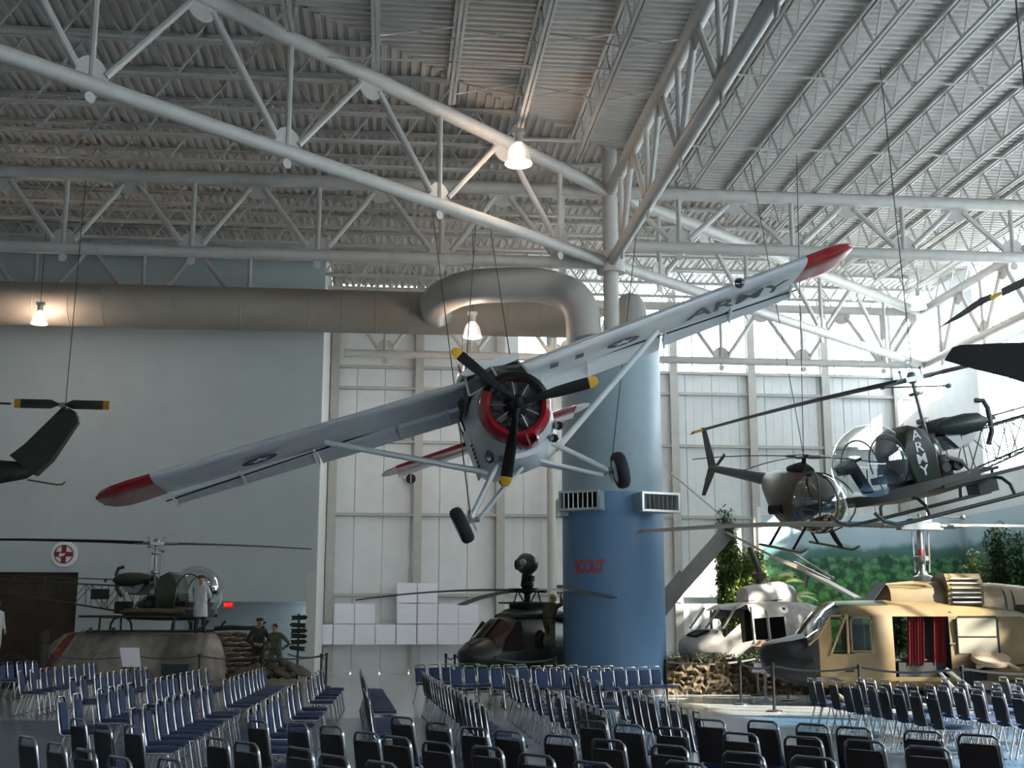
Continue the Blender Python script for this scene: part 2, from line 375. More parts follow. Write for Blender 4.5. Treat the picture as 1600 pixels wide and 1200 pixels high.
# ---------------------------------------------------------------- high bay lamps
lampm = mat('lamp_glow', (1, 1, 1), .5, emit=(1, .78, .62), es=30); lampglass = glass('lamp_reflector_glass', (1, .95, .9), .5, .3)
lampg2 = mat('lamp_reflector_white', (.9, .85, .8), .3, emit=(1, .8, .68), es=1.0)
def lamp(px, py, y, lab, s=1., top=None, power=120):
    p = on_y(px, py, y)
    t = thing('high_bay_lamp', lab, 'lamp', p, (0, 0, 0), 'high bay lamps under the roof')
    m = MB(); m.lathe([(.30*s, -.30*s), (.285*s, -.2*s), (.24*s, 0), (.16*s, .14*s), (.12*s, .18*s)], n=24, cap=False); m.build('lamp_shade', lampglass, t)
    m = MB(); m.lathe([(.31*s, -.32*s), (.31*s, -.28*s), (.29*s, -.28*s), (.29*s, -.32*s)], n=24, cap=False); m.build('shade_rim', lampg2, t)
    m = MB(); m.ell((0, 0, -.02*s), (.1*s, .1*s, .16*s)); m.build('bulb', lampm, t)
    m = MB(); m.lathe([(.11*s, .18*s), (.11*s, .42*s)], n=16); m.box((0, 0, .47*s), (.3*s, .16*s, .1*s)); m.build('ballast_housing', alum, t)
    m = MB(); zt = (top or ZT)-p.z; m.tube((0, 0, .5*s), (0, 0, zt), .012, n=5); m.build('cord', mat('dark_cable', (.06, .06, .06), .6), t)
    ld = bpy.data.lights.new('lamp_light', 'POINT'); lo = bpy.data.objects.new('lamp_light', ld); COL.objects.link(lo); lo.parent = t; lo.location = (0, 0, -.38*s)
    ld.energy = power; ld.color = (1, .78, .62); ld.shadow_soft_size = .1
    return t
lamp(810, 236, 31, 'large glowing high bay lamp hanging directly under a roof joist', 1.15)
lamp(62, 493, 39.2, 'glowing high bay lamp in front of the beige duct at the far left', .85, power=200)
lamp(738, 512, 37.6, 'glowing high bay lamp in front of the duct loop above the airplane nose', .95, power=200)
lamp(722, 584, 46, 'small glowing high bay lamp behind the airplane tail', .7)
lamp(880, 527, 47, 'small glowing high bay lamp beside the drum top', .6)
lamp(1435, 470, 44, 'washed out high bay lamp in front of the bright right windows', .9)
# ---------------------------------------------------------------- white square display boards on the back wall
board = mat('white_display_board', (.90, .90, .99), .6)
bp = BW-.55
p0 = on_b(487, 1008, bp); p1 = on_b(520, 1008, bp); cw = 33/33*(gc(p1)[0]-gc(p0)[0]); c0 = gc(p0)[0]; z0 = p0.z
rows = [(0, range(8), 'bottom'), (1, (1, 2, 4, 5, 6, 7), 'middle'), (2, (4, 5), 'top')]
ordn = ['first', 'second', 'third', 'fourth', 'fifth', 'sixth', 'seventh', 'eighth', 'ninth', 'tenth', 'eleventh', 'twelfth', 'thirteenth', 'fourteenth', 'fifteenth', 'sixteenth', 'seventeenth', 'eighteenth', 'nineteenth', 'twentieth', 'twenty-first', 'twenty-second', 'twenty-third', 'twenty-fourth']
for r_, cs, nm in rows:
    for q, i in enumerate(cs):
        m = MB(); slab(m, c0+i*cw+.02, c0+(i+1)*cw-.02, bp-.02, bp+.03, z0+r_*cw*.99+.02, z0+(r_+1)*cw*.99-.02)
        o = m.build('display_board', board, smooth=0); tag(o, 'white square display board, %s from the left in the %s row on the wall' % (ordn[q], nm), 'display board', 'white display boards on the back wall')
# ---------------------------------------------------------------- painted jungle mural
mu = bpy.data.materials.new('mural_paint'); mu.use_nodes = True; nt = mu.node_tree; bs = nt.nodes['Principled BSDF']; bs.inputs['Roughness'].default_value = .8
tc = nt.nodes.new('ShaderNodeTexCoord'); sp = nt.nodes.new('ShaderNodeSeparateXYZ'); nt.links.new(tc.outputs['Object'], sp.inputs[0])
nz = nt.nodes.new('ShaderNodeTexNoise'); nz.inputs['Scale'].default_value = .5; nz.inputs['Detail'].default_value = 6; nt.links.new(tc.outputs['Object'], nz.inputs['Vector'])
ma = nt.nodes.new('ShaderNodeMath'); ma.operation = 'MULTIPLY_ADD'; ma.inputs[1].default_value = 2.0; nt.links.new(nz.outputs['Fac'], ma.inputs[0]); nt.links.new(sp.outputs['Z'], ma.inputs[2])
mr = nt.nodes.new('ShaderNodeMapRange'); mr.inputs['From Min'].default_value = 1; mr.inputs['From Max'].default_value = 8.2; nt.links.new(ma.outputs[0], mr.inputs['Value'])
rp = nt.nodes.new('ShaderNodeValToRGB'); nt.links.new(mr.outputs[0], rp.inputs['Fac']); cr = rp.color_ramp
cr.elements[0].position = 0; cr.elements[0].color = (.035, .10, .035, 1); cr.elements[1].position = 1; cr.elements[1].color = (.62, .72, .78, 1)
for p_, c_ in ((.30, (.07, .20, .06, 1)), (.50, (.06, .19, .09, 1)), (.62, (.07, .17, .13, 1)), (.68, (.10, .22, .22, 1)), (.72, (.42, .55, .62, 1))):
    e = cr.elements.new(p_); e.color = c_
vo = nt.nodes.new('ShaderNodeTexVoronoi'); vo.inputs['Scale'].default_value = 3.6
n3 = nt.nodes.new('ShaderNodeTexNoise'); n3.inputs['Scale'].default_value = 3.0; n3.inputs['Detail'].default_value = 6; nt.links.new(tc.outputs['Object'], n3.inputs['Vector'])
vm = nt.nodes.new('ShaderNodeVectorMath'); vm.operation = 'SCALE'; vm.inputs['Scale'].default_value = .55; nt.links.new(n3.outputs['Color'], vm.inputs[0])
va = nt.nodes.new('ShaderNodeVectorMath'); va.operation = 'ADD'; nt.links.new(tc.outputs['Object'], va.inputs[0]); nt.links.new(vm.outputs[0], va.inputs[1]); nt.links.new(va.outputs[0], vo.inputs['Vector'])
r2 = nt.nodes.new('ShaderNodeValToRGB'); nt.links.new(vo.outputs['Distance'], r2.inputs['Fac']); r2.color_ramp.elements[0].color = (2.6, 2.6, 1.7, 1); r2.color_ramp.elements[1].color = (.45, .5, .5, 1); r2.color_ramp.elements[1].position = .75
lt = nt.nodes.new('ShaderNodeMath'); lt.operation = 'LESS_THAN'; lt.inputs[1].default_value = .62; nt.links.new(mr.outputs[0], lt.inputs[0])
mx = nt.nodes.new('ShaderNodeMixRGB'); mx.blend_type = 'MULTIPLY'; nt.links.new(lt.outputs[0], mx.inputs[0]); nt.links.new(rp.outputs[0], mx.inputs[1]); nt.links.new(r2.outputs[0], mx.inputs[2]); nt.links.new(mx.outputs[0], bs.inputs['Base Color'])
mb_ = 12.0; cm = gc(on_b(1189, 900, mb_))[0]
mural = thing('painted_mural', 'painted jungle mural with green treetops under a pale blue sky', 'mural', G(cm, mb_))
mural.rotation_euler = (0, 0, AZ)
m = MB(); m.box(((RW-.4-cm)/2, .06, 3.05), (RW-.4-cm, .1, 6.1)); m.build('back_panel', mu, mural, smooth=0)
m = MB(); m.box((RW-.45-cm, -9., 3.05), (.1, 18, 6.1)); m.build('side_panel', mu, mural, smooth=0)
m = MB(); m.box((0, 0, 3.2), (.12, .16, 6.4)); m.build('edge_post', winfr, mural, smooth=0)
# lattice tower props behind the bubble helicopter
for px, nm in ((1548, 'slim white lattice tower standing behind the mural, nearer the corner'), (1578, 'slim white lattice tower standing behind the mural, beside the side wall')):
    p = on_b(px, 700, 14.2); p.z = 0
    m = MB()
    for dx in (-.22, .22):
        for dy in (-.15, .15): m.tube((dx, dy, 0), (dx, dy, 12), .03, n=6)
    for k in range(24):
        z = .5*k; s = 1 if k % 2 else -1
        for dy in (-.15, .15): m.tube((-.22*s, dy, z), (.22*s, dy, z+.5), .015, n=5)
    tag(m.build('lattice_tower', steel, loc=p), nm, 'tower', 'lattice towers behind the mural')
# ---------------------------------------------------------------- planter, hedge, plants
rock = mat('rough_brown_rock', (.13, .092, .045), .95, 0, .0, 7, bump=1.0, bscale=14, col2=(.015, .011, .007))
soil = mat('planter_soil', (.06, .045, .03), .95, 0, .3, 4)
leafg = mat('hedge_leaf', (.05, .12, .03), .6, 0, .4, 6); leafy = mat('bamboo_leaf', (.36, .44, .10), .55, 0, .45, 1.0, col2=(.14, .24, .06)); leafd = mat('dark_leaf', (.045, .11, .03), .6, 0, .4, 2)
barkm = mat('bark', (.10, .07, .045), .9, 0, .3, 8); palmtrunk = mat('palm_trunk_fibre', (.16, .12, .085), .95, 0, .5, 12)
pl = thing('rock_planter', 'long low planter of rough brown rock to the right of the drum', 'planter', (0, 0, 0))
m = MB(); nx, nzn = 150, 12
vs_ = []
x0_, x1_ = 4.2, 15.6
random.seed(3)
for i in range(nx+1):
    for j in range(nzn+1):
        x = x0_+(x1_-x0_)*i/nx; z = .95*j/nzn
        vs_.append((x, 35.2+.10*sin(x*5.1+j)*sin(j*1.9+x*3)+random.uniform(-.07, .07)+.12*(j/nzn), z))
m.add(vs_, [(i*(nzn+1)+j, (i+1)*(nzn+1)+j, (i+1)*(nzn+1)+j+1, i*(nzn+1)+j+1) for i in range(nx) for j in range(nzn)])
m.build('rock_face', rock, pl, smooth=0)
m = MB(); m.box((9.9, 38.6, .44), (11.4, 6.4, .88)); m.build('soil', soil, pl, smooth=0)
def leaves(m, c, rad, n, ln, wd, droop=.3, flat=False):
    for _ in range(n):
        while True:
            q = V((random.uniform(-1, 1), random.uniform(-1, 1), random.uniform(-1, 1)))
            if q.length < 1: break
        p = V(c)+V((q.x*rad[0], q.y*rad[1], q.z*rad[2])); d = V((random.uniform(-1, 1), random.uniform(-1, 1), random.uniform(-.9, .6-droop))).normalized()
        s_ = d.cross(V((random.uniform(-.3, .3), random.uniform(-.3, .3), 1))).normalized()*wd*random.uniform(.6, 1.2); l = ln*random.uniform(.6, 1.3)
        m.add([p, p+d*l*.45+s_, p+d*l, p+d*l*.45-s_], [(0, 1, 2, 3)])
hd = MB()
for i in range(60):
    leaves(hd, (4.4+i*.19, 35.5, 1.0), (.22, .25, .13), 45, .09, .028)
o = hd.build('hedge_leaves', leafg, smooth=0); tag(o, 'low green hedge growing along the top of the rock planter', 'hedge'); o['kind'] = 'stuff'
def bush(name, lab, base, h, w, stems, nl, ln, wd, lm, blobs=9, cat='plant', group=None, sd=1):
    random.seed(sd); t = thing(name, lab, cat, base, group=group)
    m = MB(); f = MB(); 
    for k in range(stems):
        a = random.uniform(0, 2*pi); top = V((cos(a)*w*random.uniform(.2, .8), sin(a)*w*.6*random.uniform(.2, .8), h*random.uniform(.75, 1)))
        r0 = V((cos(a)*w*.2, sin(a)*w*.2, 0)); mid = (r0+top)/2+V((random.uniform(-.1, .1), random.uniform(-.1, .1), 0)); m.path([r0, mid, top], [.03, .022, .008], 6)
        for b_ in range(blobs):
            u = .25+.75*(b_+.5)/blobs; p = r0.lerp(mid, u*2) if u < .5 else mid.lerp(top, u*2-1)
            leaves(f, p, (w*.42*(1.15-u*.6), w*.35*(1.15-u*.6), h*.09), nl, ln, wd, .35)
    m.build('stem', barkm, t); f.build('foliage', lm, t, smooth=0); return t
def base_at(px, y, z=.88): 
    q = on_y(px, 1000, y); return V((q.x, y, z))
bush('bamboo_bush', 'tall bamboo plant with yellow-green leaves at the mural edge', base_at(1163, 41.5), 4.1, .95, 11, 150, .22, .034, leafy, 10, sd=4)
bush('bamboo_bush', 'shorter sparse bamboo plant just left of the tallest one', base_at(1136, 41.3), 4.9, .6, 6, 60, .18, .028, leafd, 10, sd=8)
bush('leafy_shrub', 'dense dark green shrub at the far right in front of the mural', base_at(1585, 40.5), 4.1, 1.15, 7, 90, .16, .045, leafd, 9, sd=9)
bush('leafy_shrub', 'loose green shrub in front of the mural beside the dense one', base_at(1535, 41), 3.6, .75, 5, 60, .16, .04, leafy, 8, sd=12)
bush('leafy_shrub', 'low green shrub seen through the open cabin of the tan helicopter', base_at(1395, 39.6), 1.6, .8, 6, 60, .14, .04, leafd, 6, sd=15)
def palm(lab, base, h, nf, fl_, sd):
    random.seed(sd); t = thing('palm_tree', lab, 'palm', base, group='palms by the mural')
    m = MB(); pts = [V((0, 0, h*k/6)) for k in range(7)]; m.path(pts, [.17, .14, .13, .14, .13, .14, .1], 10); m.build('trunk', palmtrunk, t)
    m = MB()
    for k in range(nf):
        a = 2*pi*k/nf+random.uniform(-.2, .2); el = random.uniform(.2, 1.2); p = V((0, 0, h)); d = V((cos(a)*cos(el), sin(a)*cos(el), sin(el))); prev = p
        for j in range(12):
            q = prev+d*(fl_/12); d = (d+V((0, 0, -.16))).normalized(); m.bar(prev, q, .02, .012)
            sd_ = d.cross(V((0, 0, 1))).normalized()
            for s in (-1, 1):
                for e_ in (0, .5):
                    o_ = prev.lerp(q, e_); l = fl_*.28*(1-abs(j/12-.4)); w = sd_*s*l+d*l*.5+V((0, 0, -.35*l)); pr_ = d*.022
                    m.add([o_-pr_, o_+w*.5+pr_*1.2, o_+w, o_+w*.5-pr_*1.5], [(0, 1, 2, 3)])
            prev = q
    m.build('fronds', leafy, t, smooth=0); return t
palm('palm with a fibrous trunk beside the mural edge post', base_at(1206, 42.3), 2.1, 15, 1.5, 5)
palm('small pale green palm behind the wrecked helicopter', base_at(1232, 42.8), 1.7, 11, 1.2, 6)
# ---------------------------------------------------------------- signs on the left
medic = thing('medic_emblem', 'round white medic emblem with a red cross on the grey wall', 'emblem', on_b(100, 866, fb-.06), (0, 0, AZ))
er = .46
m = MB(); m.lathe([(er, .05), (er, 0), (er-.02, -.02)], ax=(0, 1, 0), n=40); m.build('disc', board, medic)
rp_ = mat('cross_red', (.30, .02, .03), .6)
m = MB(); m.box((0, -.04, 0), (.16, .02, .62)); m.box((0, -.041, 0), (.62, .02, .16)); m.build('red_cross', rp_, medic, smooth=0)
m = MB(); m.lathe([(.30, -.03), (.30, -.045), (.33, -.045), (.33, -.03)], ax=(0, 1, 0), n=40, cap=False); m.build('ring', mat('emblem_dark', (.1, .1, .09), .6), medic)
m = MB(); m.path([(-.16, -.06, -.02), (-.1, -.06, -.05), (-.02, -.06, -.02), (.05, -.06, .02)], [.035, .05, .045, .02], 8); m.path([(-.1, -.06, -.02), (-.12, -.06, .03), (-.08, -.06, .05)], [.02, .02, .012], 6); m.build('white_hand', board, medic)
ex = thing('exit_sign', 'red lit exit sign under the recess ceiling', 'exit sign', on_b(357, 945, fb+1.0), (0, 0, AZ))
m = MB(); m.box((0, 0, 0), (.34, .08, .24)); m.build('housing', mat('exit_red', (.3, .01, .01), .5, emit=(.9, .02, .02), es=.35), ex, smooth=0)
add_text('lettering', 'EXIT', .15, mat('exit_glow', (1, .1, .05), .5, emit=(1, .05, .03), es=2.2), ex, Matrix.Translation((0, -.046, 0)) @ Matrix.Rotation(pi/2, 4, 'X'), .003)
# ---------------------------------------------------------------- hanging airplane (x nose, y its left wing, z up, origin behind the propeller hub)
silver = mat('silver_dope', (.74, .75, .75), .30, .22, .06, 2); silver2 = mat('silver_ribbed', (.70, .72, .74), .38, .15)
redp = mat('gloss_red_paint', (.36, .010, .018), .18, 0, spec=.6, coat=.5); blackp = mat('matt_black', (.009, .009, .010), .6, spec=.3); whitep = mat('gloss_white_paint', (.78, .77, .74), .3)
yel = mat('yellow_tip', (.75, .42, .02), .5); rubber = mat('tyre_rubber', (.02, .02, .022), .75); engm = mat('engine_metal', (.05, .05, .05), .45, .6); navy = mat('insignia_navy', (.03, .04, .09), .5)
cabgl = mat('dark_cabin_glass', (.02, .022, .022), .06, 0, spec=.8); greym = mat('grey_fitting', (.3, .3, .3), .4, .5); panelg = mat('dark_panel_paint', (.10, .10, .10), .5)
AP = thing('airplane', 'silver high-wing propeller airplane with red wing tips hanging tilted from the roof', 'airplane', (.13, 20.36, 5.31), (R(19.5), R(2.2), R(-85.4)))
hz = .11
def sec(x, w, zt, zb, n=20, p=2.6, wt=None):
    # rounded box section, wt narrows the top
    out = []; zc_ = (zt+zb)/2; h = (zt-zb)/2
    for k in range(n):
        a = 2*pi*k/n; ca, sa = cos(a), sin(a); yy = w*abs(ca)**(2/p)*(1 if ca > 0 else -1); zz = h*abs(sa)**(2/p)*(1 if sa > 0 else -1)
        if wt and zz > 0: yy *= 1-(1-wt)*(zz/h)**1.5
        out.append(V((x, yy, zc_+zz)))
    return out
m = MB()
m.rings([sec(-.62, .58, .68, -.52, p=2), sec(-1.0, .66, .70, -.66, p=2.3), sec(-1.5, .70, .74, -.76, p=3), sec(-1.9, .74, .80, -.80, p=4, wt=.8), sec(-2.08, .75, 1.10, -.82, p=5, wt=.74),
  sec(-3.6, .75, 1.12, -.84, p=5, wt=.76), sec(-4.4, .64, .9, -.74, p=4.5, wt=.85), sec(-5.6, .38, .62, -.45, p=4), sec(-6.8, .20, .45, -.18, p=3), sec(-7.9, .08, .32, .02, p=2.5)])
m.build('fuselage', silver, AP)
m = MB(); m.rings([sec(-1.90, .56, 1.20, 1.04, p=3), sec(-2.6, .62, 1.24, 1.0, p=3), sec(-3.5, .60, 1.2, 1.0, p=3), sec(-4.2, .48, 1.0, .85, p=3)]); m.build('cabin_roof', whitep, AP)
# windshield: sloping panes between nose deck and roof
ws = MB(); A0 = [(-1.52, .58, .66), (-1.40, 0, .76), (-1.52, -.58, .66)]; B0 = [(-2.0, .50, 1.06), (-1.92, 0, 1.10), (-2.0, -.50, 1.06)]
for i in range(2): ws.add([A0[i], A0[i+1], B0[i+1], B0[i]], [(0, 1, 2, 3)])
for s in (-1, 1): ws.add([(-1.52, .58*s, .66), (-1.9, .757*s, .36), (-2.7, .765*s, .40), (-2.7, .70*s, .98), (-2.02, .50*s, 1.13)], [(0, 1, 2, 3, 4)])
wsd = ws.build('windshield', cabgl, AP, smooth=0)
fr = MB(); fr.bar(A0[1], B0[1], .035, .03); fr.bar(A0[0], B0[0], .04, .03); fr.bar(A0[2], B0[2], .04, .03); fr.bar(B0[0], B0[1], .04, .03); fr.bar(B0[1], B0[2], .04, .03); fr.bar(A0[0], A0[1], .03, .02); fr.bar(A0[2], A0[1], .03, .02)
fr.build('windshield_frame', silver, wsd, smooth=0)
for s in (-1, 1):
    for x0 in (-3.15, -3.95):
        m = MB(); m.path([(x0, .73*s, .30), (x0, .762*s, .30)], .27, 16); m.build('side_window', cabgl, AP)
    
    d = MB(); d.box((-3.1, .755*s, -.25), (.95, .02, .9)); d.build('cabin_door', silver2, AP, smooth=0)
    for k in range(6): m = MB(); m.box((-2.35, .762*s, -.12-.08*k), (.3, .02, .03)); m.build('vent_slot', blackp, AP, smooth=0)
# cowling: red front ring, black top patch
m = MB()
prof = [(.50, .0), (.47, .03), (.485, .10), (.56, .13), (.64, .06), (.685, -.12), (.70, -.35), (.70, -.62)]
prof = [(r*.91, h-.42) for r, h in prof]
m.lathe([(r, h) for r, h in prof], (0, 0, hz), (1, 0, 0), 48, cap=False)
cw_ = m.build('cowling', [redp, blackp, silver], AP)
for p in cw_.data.polygons:
    c_ = p.center; a = math.degrees(math.atan2(c_.z-hz, -c_.y))   # -y is image left
    p.material_index = 2 if c_.x < -.80 else (1 if 48 < a < 182 and c_.x < -.25 and math.hypot(c_.y, c_.z-hz) > .44 else 0)
m = MB(); m.rings([[V((x, .17*cos(t)*w, hz-.60+.13*sin(t)*h)) for t in [2*pi*k/14 for k in range(14)]] for x, w, h in ((-.30, .9, .8), (-.36, 1.15, 1.1), (-.6, 1.3, 1.2), (-.9, 1.1, 1.0))], cap=False); ch = m.build('chin_scoop', redp, AP)
m = MB(); m.box((-.5, 0, hz-.60), (.04, .32, .22)); m.build('scoop_opening', blackp, ch, smooth=0)
m = MB(); m.bar((-.30, 0, hz-.70), (-.30, 0, hz-.50), .03, .02); m.build('scoop_divider', redp, ch, smooth=0)
eng = MB(); eng.lathe([(.44, -.62), (.44, -.60)], (0, 0, hz), (1, 0, 0), 30); eng.lathe([(.22, -.6), (.21, -.35), (.13, -.2), (.10, -.02)], (0, 0, hz), (1, 0, 0), 20)
en = eng.build('engine', engm, AP)
for k in range(9):
    a = 2*pi*k/9; d = V((0, cos(a), sin(a))); m = MB()
    pts = []
    m.lathe([(.075 if j % 2 else .092, .19+.0105*j) for j in range(20)], V((-.46, 0, hz)), d, 12); m.tube(V((-.3, 0, hz))+d*.15, V((-.36, 0, hz))+d*.42, .013, n=6); m.build('cylinder', greym, en)
# exhausts / oil cooler stubs under the nose
for y, z, x in ((-.66, -.56, -.88), (-.46, -.70, -.85), (.50, -.58, -.88), (.66, -.40, -.92)):
    m = MB(); m.path([(x-.5, y*.8, z+.2), (x-.2, y, z+.03), (x, y, z)], .075, 12, cap=False); m.path([(x-.3, y, z+.05), (x-.28, y, z+.05)], .065, 12); m.build('exhaust_pipe', greym, AP)
m = MB(); m.rings([sec(-.95, .42, -.45, -.72, p=2), sec(-1.5, .46, -.5, -.92, p=2), sec(-2.4, .3, -.6, -.9, p=2)]); m.build('belly_fairing', silver2, AP)
# propeller: hub, three blades at their photographed angles
pr_ = MB(); pr_.lathe([(.03, .12), (.07, .10), (.09, 0), (.11, -.08), (.11, -.18)], (0, 0, hz), (1, 0, 0), 16)
ph = pr_.build('propeller_hub', blackp, AP)
for ang in (-19.5+141, -19.5+16.5, -19.5-98.5):
    a = R(ang); d = V((0, cos(a), sin(a))); t_ = V((0, -sin(a), cos(a))); secs = []; tips = []
    def bs_(u, c, th, tw):
        e = (t_*cos(tw)+V((1, 0, 0))*sin(tw)); nn = e.cross(d); o = V((0, 0, hz))+d*u
        return [o+e*(c*cos(q))+nn*(th*sin(q)) for q in [2*pi*k/12 for k in range(12)]]
    st = [(.08, .05, .05, 1.0), (.2, .055, .05, 1.0), (.38, .085, .035, .85), (.6, .105, .025, .65), (.9, .105, .02, .45), (1.09, .10, .016, .35)]
    m = MB(); m.rings([bs_(q[0]*1.14, *q[1:]) for q in st]); bl = m.build('propeller_blade', blackp, AP)
    m = MB(); m.rings([bs_(q[0]*1.14, *q[1:]) for q in [(1.085, .101, .017, .35), (1.15, .094, .014, .33), (1.20, .07, .012, .3), (1.225, .03, .006, .3)]]); m.build('blade_tip', yel, bl)
# wings
def af(x0, ch_, y, z, th=.175, n=14):
    up = []; dn = []
    for k in range(n+1):
        u = (1-cos(pi*k/n))/2; t = th*ch_*(1.48*math.sqrt(u)-.63*u-1.76*u*u+1.42*u**3-.51*u**4)*1.0
        up.append(V((x0-u*ch_, y, z+t+.02*ch_*4*u*(1-u)))); dn.append(V((x0-u*ch_, y, z-t*.75+.02*ch_*4*u*(1-u))))
    return up+dn[-2:0:-1]
zr = .80; dih = .036; INC = math.tan(R(9.5))
for s, nm in ((-1, 'right'), (1, 'left')):
    wz = lambda y: zr+abs(y)*dih
    m = MB(); m.rings([af(-1.85, 1.28, s*y, wz(y)) for y in (.3, 2, 4, 6.28)]); wing = m.build('wing', silver, AP)
    m = MB(); ts = [(6.28, -1.85, 1.28, .175), (6.7, -1.85, 1.34, .175), (7.0, -1.88, 1.3, .17), (7.2, -1.98, 1.05, .16), (7.33, -2.15, .60, .13)]
    m.rings([af(x0, c_, s*y, wz(y), t_) for y, x0, c_, t_ in ts]); m.build('wing_tip', redp, wing)
    # flap (inner) and aileron (outer), drooped, ribbed
    for nm2, y0, y1, dr in (('flap', .7, 3.45, .30), ('aileron', 3.55, 6.25, .20)):
        m = MB(); N = int((y1-y0)/.085); rs = []
        for i in range(N+1):
            y = y0+(y1-y0)*i/N; th = .05+(.008 if i % 2 else 0); x = -3.16; z = wz(y)-.02; d = V((-cos(dr), 0, -sin(dr)))*.46; nrm = V((-sin(dr), 0, cos(dr)))
            o = V((x, s*y, z)); rs.append([o+nrm*th, o+d*.5+nrm*th*.6, o+d+nrm*.006, o+d-nrm*.006, o+d*.5-nrm*th*.7, o-nrm*th])
        m.rings(rs); m.build(nm2, silver2, wing, smooth=20)
    m = MB(); m.box((-3.14, s*3.5, wz(3.5)-.03), (.03, 5.7, .02)); 
    m.build('flap_gap', blackp, wing, smooth=0)
    for y in (.95, 3.5, 6.2, 1.9, 4.9):
        m = MB(); m.rings([[V((-2.85, s*y-.015, wz(y)-.06)), V((-2.85, s*y+.015, wz(y)-.06)), V((-2.85, s*y+.015, wz(y)-.10)), V((-2.85, s*y-.015, wz(y)-.10))], [V((-3.3, s*y-.015, wz(y)-.06)), V((-3.3, s*y+.015, wz(y)-.06)), V((-3.35, s*y+.015, wz(y)-.24)), V((-3.35, s*y-.015, wz(y)-.24))]]); m.build('flap_hinge', whitep, wing, smooth=0)
    # lift strut
    m = MB(); a_, b_ = V((-2.35, s*3.25, wz(3.2)-.12)), V((-2.1, s*.66, -.70)); m.path([a_, b_], .055, 10, squash=.6); m.build('wing_strut', silver, AP)
    # insignia: navy disc, white star with bars, under the wing
    ins = MB(); cx_, cy_ = -2.36, s*(4.45 if s < 0 else 2.55); zz = wz(cy_)-.115
    def flat(poly, z): ins.add([V((cx_+a*.72, cy_+b*1.25, z)) for a, b in poly], [tuple(range(len(poly)))])
    flat([(.26*cos(2*pi*k/28), .26*sin(2*pi*k/28)) for k in range(28)], zz); ins.m = 1
    flat([(r*cos(pi/2*0+pi*k/5), r*sin(pi*k/5)) for k, r in enumerate([.19, .075]*5)], zz-.004)
    for q in (-1, 1): flat([(-.045, q*.28), (.045, q*.28), (.045, q*.40), (-.045, q*.40)], zz-.004)
    ins.build('insignia', [navy, whitep], wing, smooth=0)
    if s < 0:
        for p_, q_ in (((-3.3, s*6.1, 1), (-3.52, s*6.12, .78)), ((-3.3, s*5.8, .95), (-3.6, s*5.8, .72)), ((-3.5, s*5.4, .95), (-3.75, s*5.3, .78))): MB().tube(p_, q_, .008, n=4).build('static_wick', whitep, wing)
def shear(o):
    for v in o.data.vertices: v.co.z += (v.co.x+2.5)*INC
    for c_ in o.children: shear(c_)
lw = [o for o in AP.children if o.name.startswith('wing')]
wl = [o for o in AP.children if o.name.split('.')[0] == 'wing'][-1]
mt_ = Matrix.Translation((-2.42, 4.9, .99-.135)) @ Matrix(((0, 1, 0, 0), (1, 0, 0, 0), (0, 0, -1, 0), (0, 0, 0, 1)))
add_text('wing_lettering', 'ARMY', .58, panelg, wl, mt_ @ Matrix.Diagonal((1.3, 1.1, 1, 1)), .004)
for y in (1.15, 1.65):
    m = MB(); m.box((-2.2, y, zr+y*dih-.118), (.2, .16, .01)); m.build('wing_panel', panelg, wl, smooth=0)
m = MB(); m.lathe([(.085, 0), (.085, .05), (.05, .06)], (-1.84, 4.85, .975), (1, 0, -.15), 18); ll = m.build('landing_light', cabgl, wl)
m = MB(); m.lathe([(.088, .045), (.105, .055), (.105, .03), (.088, .03)], (-1.84, 4.85, .975), (1, 0, -.15), 18, cap=False); m.build('light_rim', alum, ll)
m = MB(); m.path([(-1.55, -3.9, .99), (-2.0, -3.9, 1.14)], .012, 5); m.build('pitot_mast', whitep, AP)
for o in [q for q in AP.children if q.name.split('.')[0] in ('wing',)]: shear(o)
# undercarriage
for s in (-1, 1):
    wc = V((-1.2, s*1.46, -1.46)); ax = V((0, 1, -.12*s)).normalized()
    m = MB(); pf = [(.19, -.095), (.27, -.108), (.31, -.08), (.325, -.03), (.325, .03), (.31, .08), (.27, .108), (.19, .095)]; m.lathe(pf, wc, ax, 32); wh = m.build('tyre', rubber, AP)
    m = MB(); m.lathe([(.05, -.12), (.19, -.10), (.2, 0), (.19, .10), (.05, .12)], wc, ax, 20); m.build('hub', silver2, wh)
    ank = wc+V((0, -s*.2, .02)); m = MB(); m.tube(wc, ank, .035, n=8); m.path([ank+V((0, 0, .1)), ank, ank+V((0, -s*.12, -.02))], .045, 8); m.tube(ank, ank+V((.05, 0, -.18)), .02, n=6); m.build('axle', greym, AP)
    m = MB(); m.path([ank+V((0, 0, .05)), V((-1.3, s*.50, -.62))], .05, 10); m.build('gear_leg', silver, AP)
    m = MB(); m.path([ank+V((0, -s*.1, -.02)), V((-1.75, s*.22, -.86))], .038, 10); m.path([ank+V((0, -s*.1, -.02)), V((-1.05, s*.16, -.86))], .038, 10); m.build('gear_brace', silver, AP)
m = MB(); m.path([(-6.9, 0, -.1), (-7.2, 0, -.45)], .04, 8); tws = m.build('tail_strut', silver, AP)
m = MB(); m.lathe([(.12, -.05), (.155, -.03), (.155, .03), (.12, .05)], (-7.25, 0, -.62), (0, 1, 0), 20); m.build('tail_tyre', rubber, tws)
